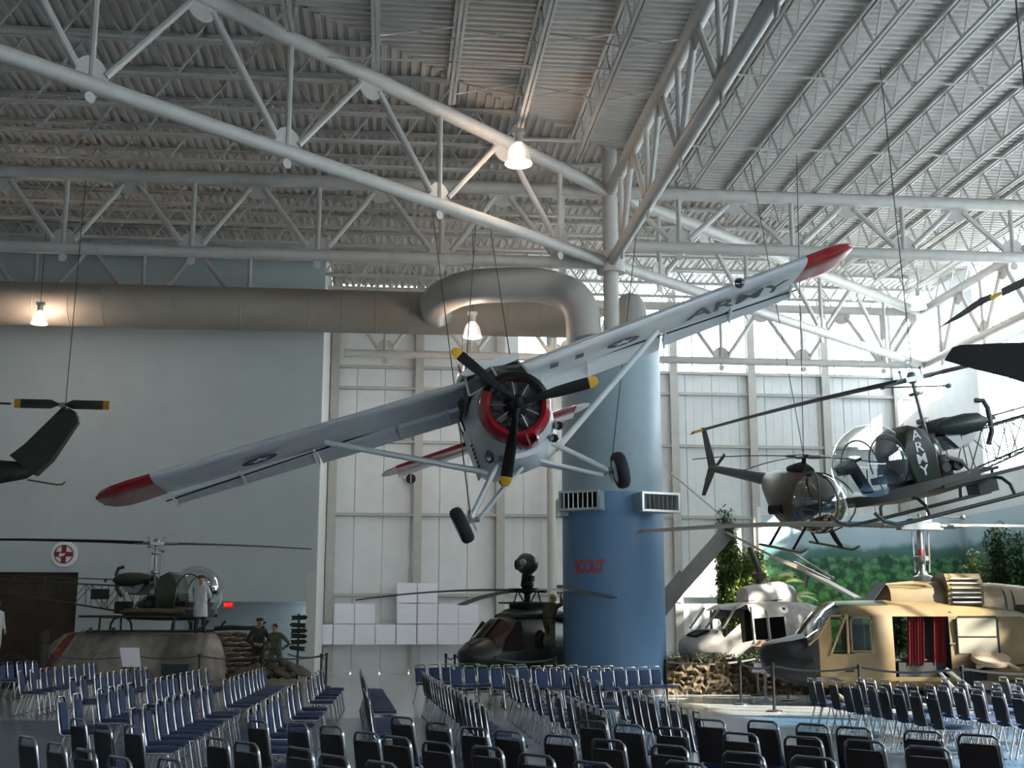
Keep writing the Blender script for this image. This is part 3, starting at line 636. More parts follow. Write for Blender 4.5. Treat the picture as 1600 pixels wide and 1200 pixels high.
# tail
m = MB(); m.rings([af(-6.95+.12*abs(y)/2.4*0, .95-.25*abs(y)/2.45, y, .32, .12) for y in (-2.1, -1, 0, 1, 2.1)]); st = m.build('stabilizer', [redp], AP)
INC2 = .10
for s in (-1, 1):
    m = MB(); m.rings([af(-7.0, .72, s*2.1, .32, .12), af(-7.05, .62, s*2.3, .32, .11), af(-7.2, .3, s*2.45, .32, .08)]); m.build('stabilizer_tip', whitep, st)
m = MB(); m.box((-7.83, 0, .31), (.3, 4.2, .05)); m.build('elevator', whitep, st, smooth=0)
def fin_sec(z, x0, c_, th): return [V((x0-c_*u, y*th, z)) for u, y in ((0, 0), (.15, .8), (.4, 1), (.7, .7), (1, .05), (1, -.05), (.7, -.7), (.4, -1), (.15, -.8))]
m = MB(); m.rings([fin_sec(.3, -6.6, 1.7, .08), fin_sec(.9, -7.1, 1.35, .07), fin_sec(1.4, -7.45, 1.0, .06), fin_sec(1.8, -7.6, .75, .05)]); fn = m.build('fin', whitep, AP)
m = MB(); m.rings([fin_sec(1.8, -7.6, .75, .052), fin_sec(2.1, -7.75, .5, .04), fin_sec(2.2, -7.85, .25, .02)]); m.build('fin_tip', redp, fn)
m = MB(); m.path([(-2.3, .05, 1.06), (-2.4, .1, 1.2), (-2.55, .3, 1.24), (-2.7, .4, 1.08)], .018, 6); m.build('antenna_loop', blackp, AP)
for o in [q for q in AP.children if q.name.split('.')[0] == 'stabilizer']:
    for oo in [o]+list(o.children):
        for v in oo.data.vertices: v.co.z += (v.co.x+7.3)*.12
# suspension cables from the roof
cab = mat('dark_cable', (.06, .06, .06), .6)
bpy.context.view_layer.update()
def cable(a, b, lab, r=.012):
    o = tag(MB().tube(a, b, r, n=5).build('suspension_cable', cab), lab, 'cable'); return o
Mx = Matrix.Translation(AP.location) @ AP.rotation_euler.to_matrix().to_4x4()
wr, wl2 = Mx @ V((-1.2, -1.27, -1.36)), Mx @ V((-1.2, 1.34, -1.33))
cable(wr, on_z(672, 300, ZT), 'long thin cable from the roof to the airplane wheel hanging lowest')
cable(wl2, on_z(1000, 310, ZT), 'long thin cable from the roof to the airplane wheel in front of the drum')
m = MB(); m.lathe([(.03, -.08), (.05, -.05), (.05, .05), (.03, .08)], wr+V((0, 0, .03)), (0, 0, 1), 10); tag(m.build('cable_shackle', greym), 'small metal shackle at the lower end of the cable by the lowest wheel', 'shackle')
cable(Mx @ V((-2.6, -.5, 1.0)), on_z(745, 330, ZT), 'thin cable from the roof to the airplane cabin top, nearer the propeller tip')
cable(Mx @ V((-3.2, .5, 1.0)), on_z(762, 330, ZT), 'thin cable from the roof to the airplane cabin top, nearer the wing with lettering')
# ---------------------------------------------------------------- helicopters
olive = mat('olive_drab_paint', (.030, .033, .022), .45, 0, .3, 2); olive2 = mat('dark_green_paint', (.035, .045, .03), .42, 0, .25, 2)
dkgrey = mat('dark_grey_green_paint', (.035, .045, .038), .38, 0, .15, 1.5); steelp = mat('bare_steel', (.30, .30, .29), .35, .8); seatm = mat('seat_canvas', (.02, .02, .018), .85)
bubgl = glass('bubble_glass', (.93, .95, .94), .16); whl = mat('white_lettering', (.8, .8, .78), .5); tan = mat('desert_tan_paint', (.21, .142, .062), .5, 0, .42, .9); darktan = mat('dark_olive_camouflage', (.16, .13, .08), .55)
bladed = mat('rotor_blade_dark', (.035, .036, .034), .5); bladet = mat('rotor_blade_tan', (.42, .36, .27), .5, 0, .2, 3); bladeg = mat('rotor_blade_grey', (.20, .19, .17), .6, 0, .2, 2)
blkgl = mat('dark_window_glass', (.03, .015, .018), .05, spec=.9)
def blade(t, az, r0, r1, ch_, name_m, tipm=None, droop=0., cone=0., th=.022, z=0., tw=.06, tipl=.18, tap=0.):
    d = V((cos(az), sin(az), 0)); e = V((-sin(az), cos(az), 0)); N = 10
    def sc(u):
        k = (u-r0)/(r1-r0); zz = z+cone*u-droop*k*k; c_ = ch_*(1-tap*k); o = d*u+V((0, 0, zz))
        return [o+e*(c_*x)+V((0, 0, h+x*tw*ch_*6*(1-k*.6))) for x, h in ((.5, 0), (.4, th*.8), (.1, th), (-.2, th*.6), (-.5, 0), (-.2, -th*.5), (.1, -th*.8), (.4, -th*.6))]
    m = MB(); re = r1-tipl if tipm else r1; m.rings([sc(r0+(re-r0)*i/N) for i in range(N+1)]); b = m.build('rotor_blade', name_m, t)
    if tipm: MB().rings([sc(re), sc(r1)]).build('blade_tip', tipm, b)
    m = MB(); a_ = d*.12+V((0, 0, z)); m.path([a_, d*r0+V((0, 0, z+cone*r0)), d*(r0+.25)+V((0, 0, z+cone*r0))], [.05, .055, .035], 8); m.build('blade_grip', steelp, b)
    return b
def bell47(name, lab, loc, rot, az, army, litter, bladec, grp, droop=.1):
    t = thing(name, lab, 'helicopter', loc, rot, grp)
    # origin = rotor hub
    m = MB(); m.lathe([(.06, .16), (.10, .1), (.10, -.06), (.045, -.1), (.045, -1.25)], n=12); m.lathe([(.13, -.36), (.16, -.33), (.16, -.30), (.05, -.28)], n=14); m.lathe([(.11, -.98), (.14, -.95), (.14, -.88), (.09, -.86)], n=14); m.build('mast', steelp, t)
    m = MB(); m.box((0, 0, .0), (.42, .2, .1), (0, 0, az)); 
    for s in (-1, 1): d = V((cos(az), sin(az), 0)); m.tube(d*s*.25, d*s*.25+V((0, 0, .2)), .02, n=6); m.ell(d*s*.25+V((0, 0, .2)), (.035, .035, .035), 8, 5)
    hb = m.build('rotor_hub', steelp, t)
    for s in (0, pi): blade(t, az+s, .45, 5.2, .30, bladec, yel if army else None, droop, .012, .025, tw=.05)
    sb = MB(); d = V((cos(az+pi/2), sin(az+pi/2), 0)); sl = V((0, 0, -.16)); sb.tube(d*1.15+sl*1.9, -d*1.15+sl*.2, .016, n=6)
    for s in (-1, 1): sb.ell(d*1.2*s+(sl*1.95 if s > 0 else sl*.15), (.07, .05, .05), 8, 6)
    sb.build('stabilizer_bar', steelp, t)
    # mast base clutter
    m = MB(); m.box((0, 0, -1.35), (.22, .28, .28)); m.lathe([(.12, -1.25), (.2, -1.4), (.24, -1.6), (.2, -1.7)], n=14); m.tube((.1, .2, -.35), (.1, .22, -1.4), .014, n=6); m.tube((-.1, -.2, -.35), (-.1, -.22, -1.4), .014, n=6); m.build('gearbox', steelp, t)
    m = MB(); m.lathe([(.2, -1.7), (.26, -1.8), (.26, -2.25), (.18, -2.35)], (-.1, 0, 0), n=16)
    for s in (-1, 1):
        for k in range(3): m.lathe([(.10 if j % 2 else .125, .22+.02*j) for j in range(12)], (-.3+.28*k, 0, -1.95), (0, s, 0), 10)
    m.build('engine', mat('engine_dark', (.06, .06, .055), .5, .5), t)
    for s in (-1, 1):
        m = MB(); m.path([(-.1, s*.42, -1.75), (-.35, s*.5, -1.9), (-.5, s*.45, -2.15), (-.1, s*.4, -2.2)], .045, 8); m.build('exhaust_manifold', steelp, t)
        m = MB(); m.rings([[V((x, s*.42+r*cos(q), -1.12+r*sin(q)+ (x*.06))) for q in [2*pi*k/14 for k in range(14)]] for x, r in ((-.02, .05), (-.1, .12), (-.35, .19), (-.7, .22), (-1.0, .19), (-1.2, .06))]); m.build('fuel_tank', dkgrey if army else olive, t)
        m = MB(); m.add([(-.2, s*.22, -1.35), (-.95, s*.22, -1.35), (-.7, s*.3, -1.65), (-.35, s*.3, -1.65)], [(0, 1, 2, 3)]); m.prism([(-.2, -1.3), (-1.0, -1.28), (-.8, -1.55), (-.45, -1.62)], lambda a, b, q: V((a, s*q, b)), .36, .38); m.build('tank_bracket', steelp, t, smooth=0)
    m = MB(); m.path([(-1.15, .32, -1.7), (-1.32, .3, -1.45), (-1.36, .3, -.95), (-1.3, .3, -.78), (-1.12, .3, -.74)], .055, 10); m.build('exhaust_stack', dkgrey, t)
    # cabin
    m = MB(); m.rings([[V((x, y*w, z)) for y, z in ((-1, -2.12), (-1, -2.34), (-.7, zb_), (.7, zb_), (1, -2.34), (1, -2.12))] for x, w, zb_ in ((-.75, .42, -2.42), (.3, .62, -2.46), (1.2, .66, -2.45), (1.85, .40, -2.36), (2.05, .2, -2.25))]); m.build('cabin_floor', olive, t)
    prof = [(.25, -2.15), (.2, -1.5), (.35, -1.05), (.62, -.92), (.85, -1.02), (.98, -1.4), (.86, -2.15)]
    m = MB(); rs = []
    for y, k in ((-.66, .86), (-.62, .95), (-.45, 1), (.45, 1), (.62, .95), (.66, .86)): rs.append([V((.55+(x-.55)*k, y, -1.6+(z+1.6)*k)) for x, z in prof])
    m.rings(rs); bk = m.build('cabin_bulkhead', olive2, t)
    if army:
        for s in (-1, 1):
            mt_ = Matrix.Translation((.60, s*.672, -1.53)) @ Matrix.Rotation(pi if s > 0 else 0, 4, 'Z') @ Matrix.Rotation(pi/2, 4, 'X')
            add_text('lettering', 'A\nR\nM\nY', .31, whl, bk, mt_ @ Matrix.Diagonal((1, .95, 1, 1)), .003, spacing=.84)
    m = MB(); m.box((.98, 0, -1.95), (.45, 1.2, .14)); m.box((.86, 0, -1.55), (.16, 1.2, .62), (0, -.18, 0)); m.build('seat_bench', seatm, t)
    m = MB(); m.bar((1.55, 0, -2.3), (1.85, 0, -1.45), .28, .14); m.bar((1.85, 0, -1.45), (2.1, 0, -1.55), .5, .2); m.bar((1.85, -.2, -1.45), (1.72, .25, -1.38), .06, .06); m.build('instrument_console', blackp, t)
    for y in (-.25, .25): m = MB(); m.path([(1.35, y, -2.3), (1.45, y, -1.9), (1.4, y, -1.65)], .014, 6); m.build('cyclic_stick', blackp, t)
    cB = V((1.38, 0, -1.58)); rb = (.86, .80, .86)
    m = MB(); m.ell(cB, rb, 36, 30, keep=lambda p: p.x > .72 and p.z > -2.33); m.build('bubble_canopy', bubgl, t, smooth=80)
    for s in (-1, 1):
        m = MB(); m.path([cB+V((.0+.42*cos(a_)-.05, s*.66, .55*sin(a_)+.02)) for a_ in [pi*k/14-.3 for k in range(15)]], .018, 6, cap=True); m.build('door_frame', dkgrey, t)
    # truss tail boom
    f0 = [V((-.55, .38, -1.38)), V((-.55, -.38, -1.38)), V((-.55, .3, -2.25)), V((-.55, -.3, -2.25))]; f1 = [V((-6.3, .06, -1.12)), V((-6.3, -.06, -1.12)), V((-6.3, .05, -1.35)), V((-6.3, -.05, -1.35))]
    m = MB()
    for a_, b_ in zip(f0, f1): m.tube(a_, b_, .022, .016, n=6)
    N = 11
    for i in range(N):
        u0 = 1-(1-i/N)**1; u1 = (i+1)/N; P_ = lambda k, u: f0[k].lerp(f1[k], u)
        for a_, b_ in ((0, 2), (1, 3), (0, 1), (2, 3)):
            m.tube(P_(a_, u0), P_(b_, u0), .012, n=5); 
            if i % 2: m.tube(P_(a_, u0), P_(b_, u1), .012, n=5)
            else: m.tube(P_(b_, u0), P_(a_, u1), .012, n=5)
    m.build('tail_boom_truss', dkgrey, t)
    m = MB(); m.tube((-1.2, 0, -1.16), (-6.3, 0, -.98), .018, n=6)
    for k in range(5): m.box((-1.6-1.0*k, 0, -1.18+.035*k), (.08, .08, .12))
    m.build('tail_drive_shaft', dkgrey, t)
    m = MB(); m.path([(-5.9, .02, -1.35), (-6.2, .02, -1.9), (-6.7, .02, -2.05), (-7.0, .02, -1.6)], .018, 6); m.build('tail_guard', dkgrey, t)
    tr = MB(); tr.box((-6.4, .2, -1.05), (.13, .02, 1.7), (0, .5, 0)); tr.tube((-6.4, 0, -1.05), (-6.4, .25, -1.05), .04, n=8); tr.build('tail_rotor', bladed, t)
    if not army: m = MB(); m.box((-1.75, .0, -1.62), (.5, .3, .32)); m.build('radio_box', seatm, t)
    m = MB(); m.box((-.95, .0, -2.05 if not army else -2.5), (.45, .5, .38)); m.build('battery_box', seatm if not army else dkgrey, t)
    # skids
    for s in (-1, 1):
        m = MB(); m.path([(-1.75, s*1.06, -2.80), (1.35, s*1.06, -2.80), (1.7, s*1.06, -2.78), (1.95, s*1.06, -2.66), (2.1, s*1.06, -2.46)], .042, 10); sk = m.build('skid', dkgrey, t)
        for x in (-1.0, .95):
            m = MB(); m.path([(x, s*.3, -2.36), (x, s*.75, -2.42), (x, s*.98, -2.56), (x, s*1.06, -2.80)], .036, 8); m.build('skid_leg', dkgrey, sk)
        m = MB(); m.tube((-1.6, s*1.06, -2.8), (-1.6, s*1.06, -2.68), .06, n=8); m.build('skid_wheel_mount', dkgrey, sk)
        if litter:
            m = MB(); m.box((-.15, s*1.0, -2.34), (3.6, .5, .07)); pl_ = m.build('litter_platform', olive, t, smooth=0)
            for x in (-1.35, 1.0): MB().tube((x, s*1.0, -2.34), (x, s*1.02, -2.78), .035, n=8).build('platform_post', olive, pl_)
            m = MB(); m.rings([[V((x, s*1.0+.2*w*cos(q), -2.2+.11*w*sin(q))) for q in [2*pi*k/12 for k in range(12)]] for x, w in ((-.7, .6), (-.6, 1), (-.1, .9), (.3, 1.05), (.9, .95), (1.2, 1.0), (1.3, .6))]); m.build('litter_roll', mat('litter_canvas', (.09, .075, .035), .9, 0, .4, 6), pl_)
        else:
            m = MB(); m.bar((-1.9, s*.78, -2.30), (.35, s*.78, -2.30), .07, .07); m.bar((-1.75, s*.78, -2.3), (-1.75, s*1.0, -2.78), .05, .05); m.build('stretcher_rail', dkgrey, t, smooth=0)
    return t
HR = bell47('helicopter', 'black bubble-canopy helicopter lettered down its side, hanging nose-down from the roof', (8.53, 26.22, 6.98), (R(-4), R(13.8), R(189.3)), R(4), True, False, bladed, None, droop=.15)
m = MB(); 
for z in (.24, .36): m.path([(.07*cos(q), 0, z+.06*sin(q)) for q in [2*pi*k/12 for k in range(13)]], .016, 6)
m.build('lifting_ring', steelp, HR)
cable(V((8.53, 26.22, 7.35)), on_z(1442, 562, ZB-.1) if False else V((8.62, 27.4, ZT)), 'thin cable holding up the hanging black bubble-canopy helicopter')
# left display
mound_top = 1.62
HL = bell47('helicopter', 'dark olive bubble-canopy helicopter with litter platforms parked on the earth mound', (-11.55, 41.0, mound_top+2.86), (0, 0, R(-1.5)), R(208), False, True, bladed, None, droop=.10)
# ---------------------------------------------------------------- big tan helicopter (x = along nose, +y its left side facing the camera, z up, origin on the floor below the mast)
def huey(name, lab, loc, rotz):
    t = thing(name, lab, 'helicopter', loc, (0, 0, rotz))
    LV = (.67, 1.19, 2.04)
    def sect(x, w, zb, zt):
        def lv(z, lo, hi): return zb+(zt-zb)*(lo) if (z < zb+.12 or z > zt-.12 or x > 3.05 or x < -1.9) else z
        a_, b_, c_ = lv(LV[0], .22, 0), lv(LV[1], .45, 0), lv(LV[2], .78, 0)
        h = [(0, zb), (.7*w, zb+.02*(zt-zb)), (w*.97, zb+.10*(zt-zb)), (w, a_), (w, b_), (w*.96, c_), (.80*w, zt-.07*(zt-zb)), (.42*w, zt-.01), (0, zt)]
        return [V((x, y, z)) for y, z in h]+[V((x, -y, z)) for y, z in h[-2:0:-1]]
    st = [(4.02, .12, 1.02, 1.30), (3.92, .40, .80, 1.42), (3.7, .64, .62, 1.50), (3.4, .86, .50, 1.56), (3.1, 1.0, .43, 1.64), (2.88, 1.08, .40, 1.90), (2.6, 1.15, .38, 2.22), (2.35, 1.18, .37, 2.38), (2.2, 1.2, .37, 2.41), (1.66, 1.22, .37, 2.43), (1.18, 1.22, .37, 2.44), (-.13, 1.22, .37, 2.42), (-.32, 1.22, .37, 2.40), (-1.22, 1.22, .38, 2.34), (-1.9, 1.1, .45, 2.25), (-2.4, .85, .6, 2.1), (-3.0, .55, .95, 1.95)]
    m = MB(); m.rings([sect(*q) for q in st]); o = m.build('fuselage', [tan, mat('nose_black_grey', (.012, .012, .015), .5, 0, .5, 3, spec=.35), olive2], t, smooth=35)
    import bmesh
    bm = bmesh.new(); bm.from_mesh(o.data); kill = []
    for f in bm.faces:
        c_ = f.calc_center_median(); side = abs(c_.y) > .9
        if side and -.13 < c_.x < 1.18 and .67 < c_.z < 2.1: kill.append(f)
        elif side and 1.66 < c_.x < 2.2 and 1.19 < c_.z < 2.1: kill.append(f)
        elif side and 2.2 < c_.x < 2.62 and 1.19 < c_.z < 2.1: kill.append(f)
        elif 2.3 < c_.x < 3.2 and c_.z > 1.52: kill.append(f)
        if c_.x > 2.95 and c_.z < 1.75: f.material_index = 1
        elif c_.x > 1.2 and c_.z > 2.22 and abs(c_.y) > .5: f.material_index = 2
    bmesh.ops.delete(bm, geom=kill, context='FACES'); bm.to_mesh(o.data); bm.free()
    wg = MB()
    sA, sB, sC, sD = sect(*st[4]), sect(*st[5]), sect(*st[6]), sect(*st[7])
    m = MB(); 
    for i in range(5, 11): m.add([sA[i], sA[i+1], sB[i+1], sB[i]], [(0, 1, 2, 3)]); m.add([sB[i], sB[i+1], sC[i+1], sC[i]], [(0, 1, 2, 3)]); m.add([sC[i], sC[i+1], sD[i+1], sD[i]], [(0, 1, 2, 3)])
    wsn = m.build('windshield', bubgl, t, smooth=60)
    m = MB()
    for i in (5, 8, 11):
        m = MB(); m.path([q_[i]+V((0, 0, .01)) for q_ in (sA, sB, sC, sD)], .028, 6); m.build('windshield_post', tan, wsn)
    for s in (-1, 1):
        for x0, x1 in ((1.70, 2.16),):
            m = MB(); m.box(((x0+x1)/2, s*1.19, 1.62), (x1-x0, .01, .82)); wn = m.build('door_window', bubgl, t, smooth=0)
            m = MB(); m.path([(x0, s*1.20, 1.25), (x0, s*1.19, 1.95), (x0+.06, s*1.19, 2.02), (x1-.06, s*1.19, 2.02), (x1, s*1.19, 1.95), (x1, s*1.20, 1.25), (x0, s*1.20, 1.25)], .03, 6); m.build('window_frame', tan, wn)
        m = MB(); m.bar((2.24, s*1.18, 1.2), (2.24, s*1.18, 2.05), .1, .05); m.bar((2.24, s*1.18, 2.1), (2.62, s*1.12, 1.2), .1, .05); m.build('door_post', tan, t, smooth=0)
        m = MB(); m.box((-.77, s*1.225, 1.60), (.92, .03, .80)); sw = m.build('cargo_window', mat('tan_window_panel', (.30, .27, .2), .35), t, smooth=0)
        m = MB(); m.path([(-1.25, s*1.24, 1.2), (-1.25, s*1.24, 1.98), (-1.2, s*1.24, 2.03), (-.33, s*1.24, 2.03), (-.29, s*1.24, 1.98), (-.29, s*1.24, 1.2)], .022, 6); m.bar((-1.25, s*1.245, 1.58), (-.29, s*1.245, 1.58), .02, .02); m.build('window_seal', blackp, sw)
        m = MB(); m.path([(-.2, s*1.22, 1.42), (-.2, s*1.3, 1.42), (-.08, s*1.3, 1.42)], .018, 6); m.build('door_handle', steelp, t)
        m = MB(); m.bar((3.6, s*.72, 1.06), (3.0, s*1.06, 1.06), .05, .03); m.build('nose_strake', blackp, t, smooth=0)
        m = MB(); m.path([(2.35, s*1.24, .82), (2.15, s*1.24, .82)], .035, 8); m.build('step_handle', blackp, t)
    # interior
    m = MB(); m.box((.9, 0, .62), (4.2, 2.3, .08)); m.box((-.2, 0, 1.4), (.06, 2.2, 1.5)); m.build('cabin_interior', seatm, t, smooth=0)
    for y in (-.5, .5): m = MB(); m.box((1.75, y, .95), (.5, .5, .5)); m.box((1.5, y, 1.45), (.12, .5, .8)); m.build('pilot_seat', seatm, t)
    m = MB(); m.box((2.75, 0, 1.25), (.3, 1.4, .5)); m.build('instrument_panel', blackp, t, smooth=0)
    cur = mat('red_curtain', (.14, .004, .008), .85)
    for x0, x1, y in ((.42, .82, 1.06), (-.10, .22, 1.04)):
        m = MB(); N = 26
        vs_ = [(x0+(x1-x0)*i/N+.03*sin(z*2), y+.035*sin(i*1.45), z) for i in range(N+1) for z in (.95+.02*sin(i), 2.12)]
        m.add(vs_, [(2*i, 2*i+2, 2*i+3, 2*i+1) for i in range(N)]); m.build('red_curtain', cur, t, smooth=80)
    m = MB(); m.box((.5, .6, .82), (1.1, .9, .34)); m.rings([[V((x, .9+.1*cos(q), 1.03+.06*sin(q))) for q in [2*pi*k/8 for k in range(8)]] for x in (1.1, .8, .3, -.1)]); m.build('cargo_load', seatm, t)
    # roof, engine deck
    def dome(name, secs, mt, par, sm=35): 
        m = MB(); m.rings([[V((x, w*cos(q)*(1 if abs(cos(q)) < .99 else 1), zb if sin(q) <= 0 and False else zb+(zt-zb)*max(0, sin(q))**.6)) for q in [pi*k/12 for k in range(13)]] for x, w, zb, zt in secs], closed=True); return m.build(name, mt, par, smooth=sm)
    dome('transmission_cowling', [(1.25, .35, 2.40, 2.55), (1.0, .62, 2.38, 2.83), (.3, .66, 2.36, 2.9), (-.45, .66, 2.3, 2.9)], tan, t)
    m = MB(); m.bar((1.34, -.5, 2.45), (.98, -.5, 2.86), .02, .04); m.prism([(-.5, 0), (.5, 0), (.4, 1), (-.4, 1)], lambda a, b, q: V((1.36-.36*b+q, a, 2.44+.42*b)), 0, .02); m.build('cowling_screen', blackp, t, smooth=0)
    ic = MB(); ic.rings([[V((x, y, z)) for y, z in ((-.78, 2.30), (-.82, 2.75), (-.6, 3.05), (.6, 3.05), (.82, 2.75), (.78, 2.30))] for x in (-.30, -1.15)]); icb = ic.build('engine_intake', tan, t, smooth=20)
    for k in range(6): m = MB(); z = 2.36+.11*k; m.box((-.72, .84-(max(0, z-2.75)*.5), z), (.68, .06, .035), (.5, 0, 0)); m.build('intake_louver', steelp, icb, smooth=0)
    m = MB(); m.prism([(-.4, 2.32), (-1.08, 2.32), (-1.08, 2.93), (-.4, 2.93)], lambda a, b, q: V((a, (.805 if b < 2.8 else .70)+q, b)), 0, .012); m.build('intake_opening', blackp, icb, smooth=0)
    dome('engine_cowling', [(-1.15, .66, 2.0, 2.82), (-1.6, .64, 1.9, 2.86), (-2.4, .58, 1.8, 2.78), (-3.2, .45, 1.8, 2.6), (-3.9, .3, 1.9, 2.42)], tan, t)
    for k, x in enumerate((-1.75, -1.95, -2.3, -2.45)):
        m = MB(); m.path([(x, (.655-.02*k)*cos(q), 1.95+(.86-.03*k)*sin(q)**.6) for q in [pi*(j+.5)/14 for j in range(14)]], .012, 5); m.build('cowling_band', blackp, t)
    m = MB(); m.box((-2.2, .56, 2.22), (.42, .12, .2)); m.build('cowling_vent', blackp, t, smooth=0)
    m = MB(); m.rings([[V((x, w*cos(q), zc_+h*sin(q))) for q in [2*pi*k/18 for k in range(18)]] for x, w, h, zc_ in ((-2.4, .62, .62, 1.55), (-3.4, .46, .44, 1.7), (-5, .34, .33, 1.82), (-7.4, .2, .2, 1.98))]); m.build('tail_boom', darktan, t)
    m = MB(); m.lathe([(.06, 0), (.065, .08), (.03, .14)], (-2.95, 0, 2.66), n=12); m.build('beacon', mat('beacon_red', (.6, .02, .02), .2), t)
    # mast and rotor
    m = MB(); m.lathe([(.22, 2.85), (.24, 3.0), (.13, 3.05), (.07, 3.2), (.07, 4.3)], n=16); m.lathe([(.15, 3.35), (.19, 3.38), (.19, 3.48), (.1, 3.5)], n=16)
    for q in (0, 1.6, 3.1, 4.7): m.tube((.18*cos(q), .18*sin(q), 3.1), (.2*cos(q), .2*sin(q), 4.1), .022, n=6)
    m.build('mast', steelp, t)
    m = MB(); m.lathe([(.09, 3.5), (.1, 3.52), (.06, 3.72)], n=12); m.build('mast_boot', mat('faded_red', (.35, .05, .04), .6), t)
    az = R(8); d = V((cos(az), sin(az), 0)); e = V((-sin(az), cos(az), 0)); zh = 4.22
    m = MB(); m.box((0, 0, zh), (1.1, .28, .18), (0, 0, az)); m.box((0, 0, zh+.14), (.5, .3, .1), (0, 0, az))
    for s in (-1, 1): m.tube(d*s*.5+V((0, 0, zh))+e*.12, d*s*1.0+V((0, 0, zh))+e*.12, .045, n=8); m.tube(d*s*.5+V((0, 0, zh))-e*.12, d*s*1.0+V((0, 0, zh))-e*.12, .045, n=8)
    m.tube(V((0, 0, zh+.22)), V((0, 0, zh+.30)), .04, n=8); m.tube(e*.1+V((-.1, 0, zh+.24)), V((-.98, .2, zh+.2)), .02, n=6); m.ell((-1.0, .2, zh+.2), (.07, .07, .07), 10, 7); m.build('rotor_hub', steelp, t)
    blade(t, az, 1.0, 7.1, .48, [bladeg], mat('blade_red_end', (.25, .09, .05), .5), .34, .015, .035, z=zh, tw=.03, tipl=.06)
    blade(t, az+pi, 1.0, 7.1, .48, bladet, None, .3, .02, .035, z=zh, tw=.03)
    # skids, pod, gun mount
    for s in (-1, 1):
        m = MB(); m.path([(-1.6, s*1.25, .05), (1.9, s*1.25, .05), (2.3, s*1.25, .1), (2.55, s*1.25, .28)], .045, 10); sk = m.build('skid', darktan, t)
        for x in (-.9, 1.4): m = MB(); m.path([(x, s*.4, .42), (x, s*1.0, .32), (x, s*1.25, .05)], .045, 8); m.build('skid_leg', darktan, sk)
    g = MB(); g.bar((-.45, 1.25, .72), (-.45, 1.6, .72), .1, .1); g.box((-.55, 1.45, .65), (.5, .2, .3)); g.tube((-.2, 1.55, .8), (-1.9, 1.6, .98), .025, n=8); g.box((-.75, 1.5, .5), (.6, .25, .2)); g.build('gun_mount', blackp, t)
    m = MB(); m.lathe([(.42, -.06), (.44, 0), (.42, .06)], (-.95, 1.45, 1.08), (0, .35, 1), 24); m.path([(-.55, 1.6, .9), (-.8, 1.75, 1.0), (-1.2, 1.75, .98), (-1.5, 1.65, .85)], .05, 8); m.build('ammunition_drum', mat('drum_tan', (.36, .26, .18), .45), t)
    m = MB(); m.path([(.1, 1.4, .85), (-.2, 1.5, .6), (-.5, 1.5, .4)], .06, 8); m.path([(.25, 1.4, .8), (.0, 1.55, .45), (-.3, 1.55, .3)], .04, 8); m.build('feed_chute', steelp, t)
    m = MB(); m.rings([[V((x, 1.5+r*cos(q), .38+r*sin(q))) for q in [2*pi*k/14 for k in range(14)]] for x, r in ((-.9, .06), (-1.0, .16), (-2.4, .17), (-2.5, .1))]); m.build('rocket_pod', mat('pale_pink_grey', (.5, .42, .4), .5), t)
    return t
hx = on_y(1447, 983, 30.8).x
HU = huey('helicopter', 'big tan military helicopter with a black nose and red curtains in its open door', (hx, 30.8, 0), pi+R(1))
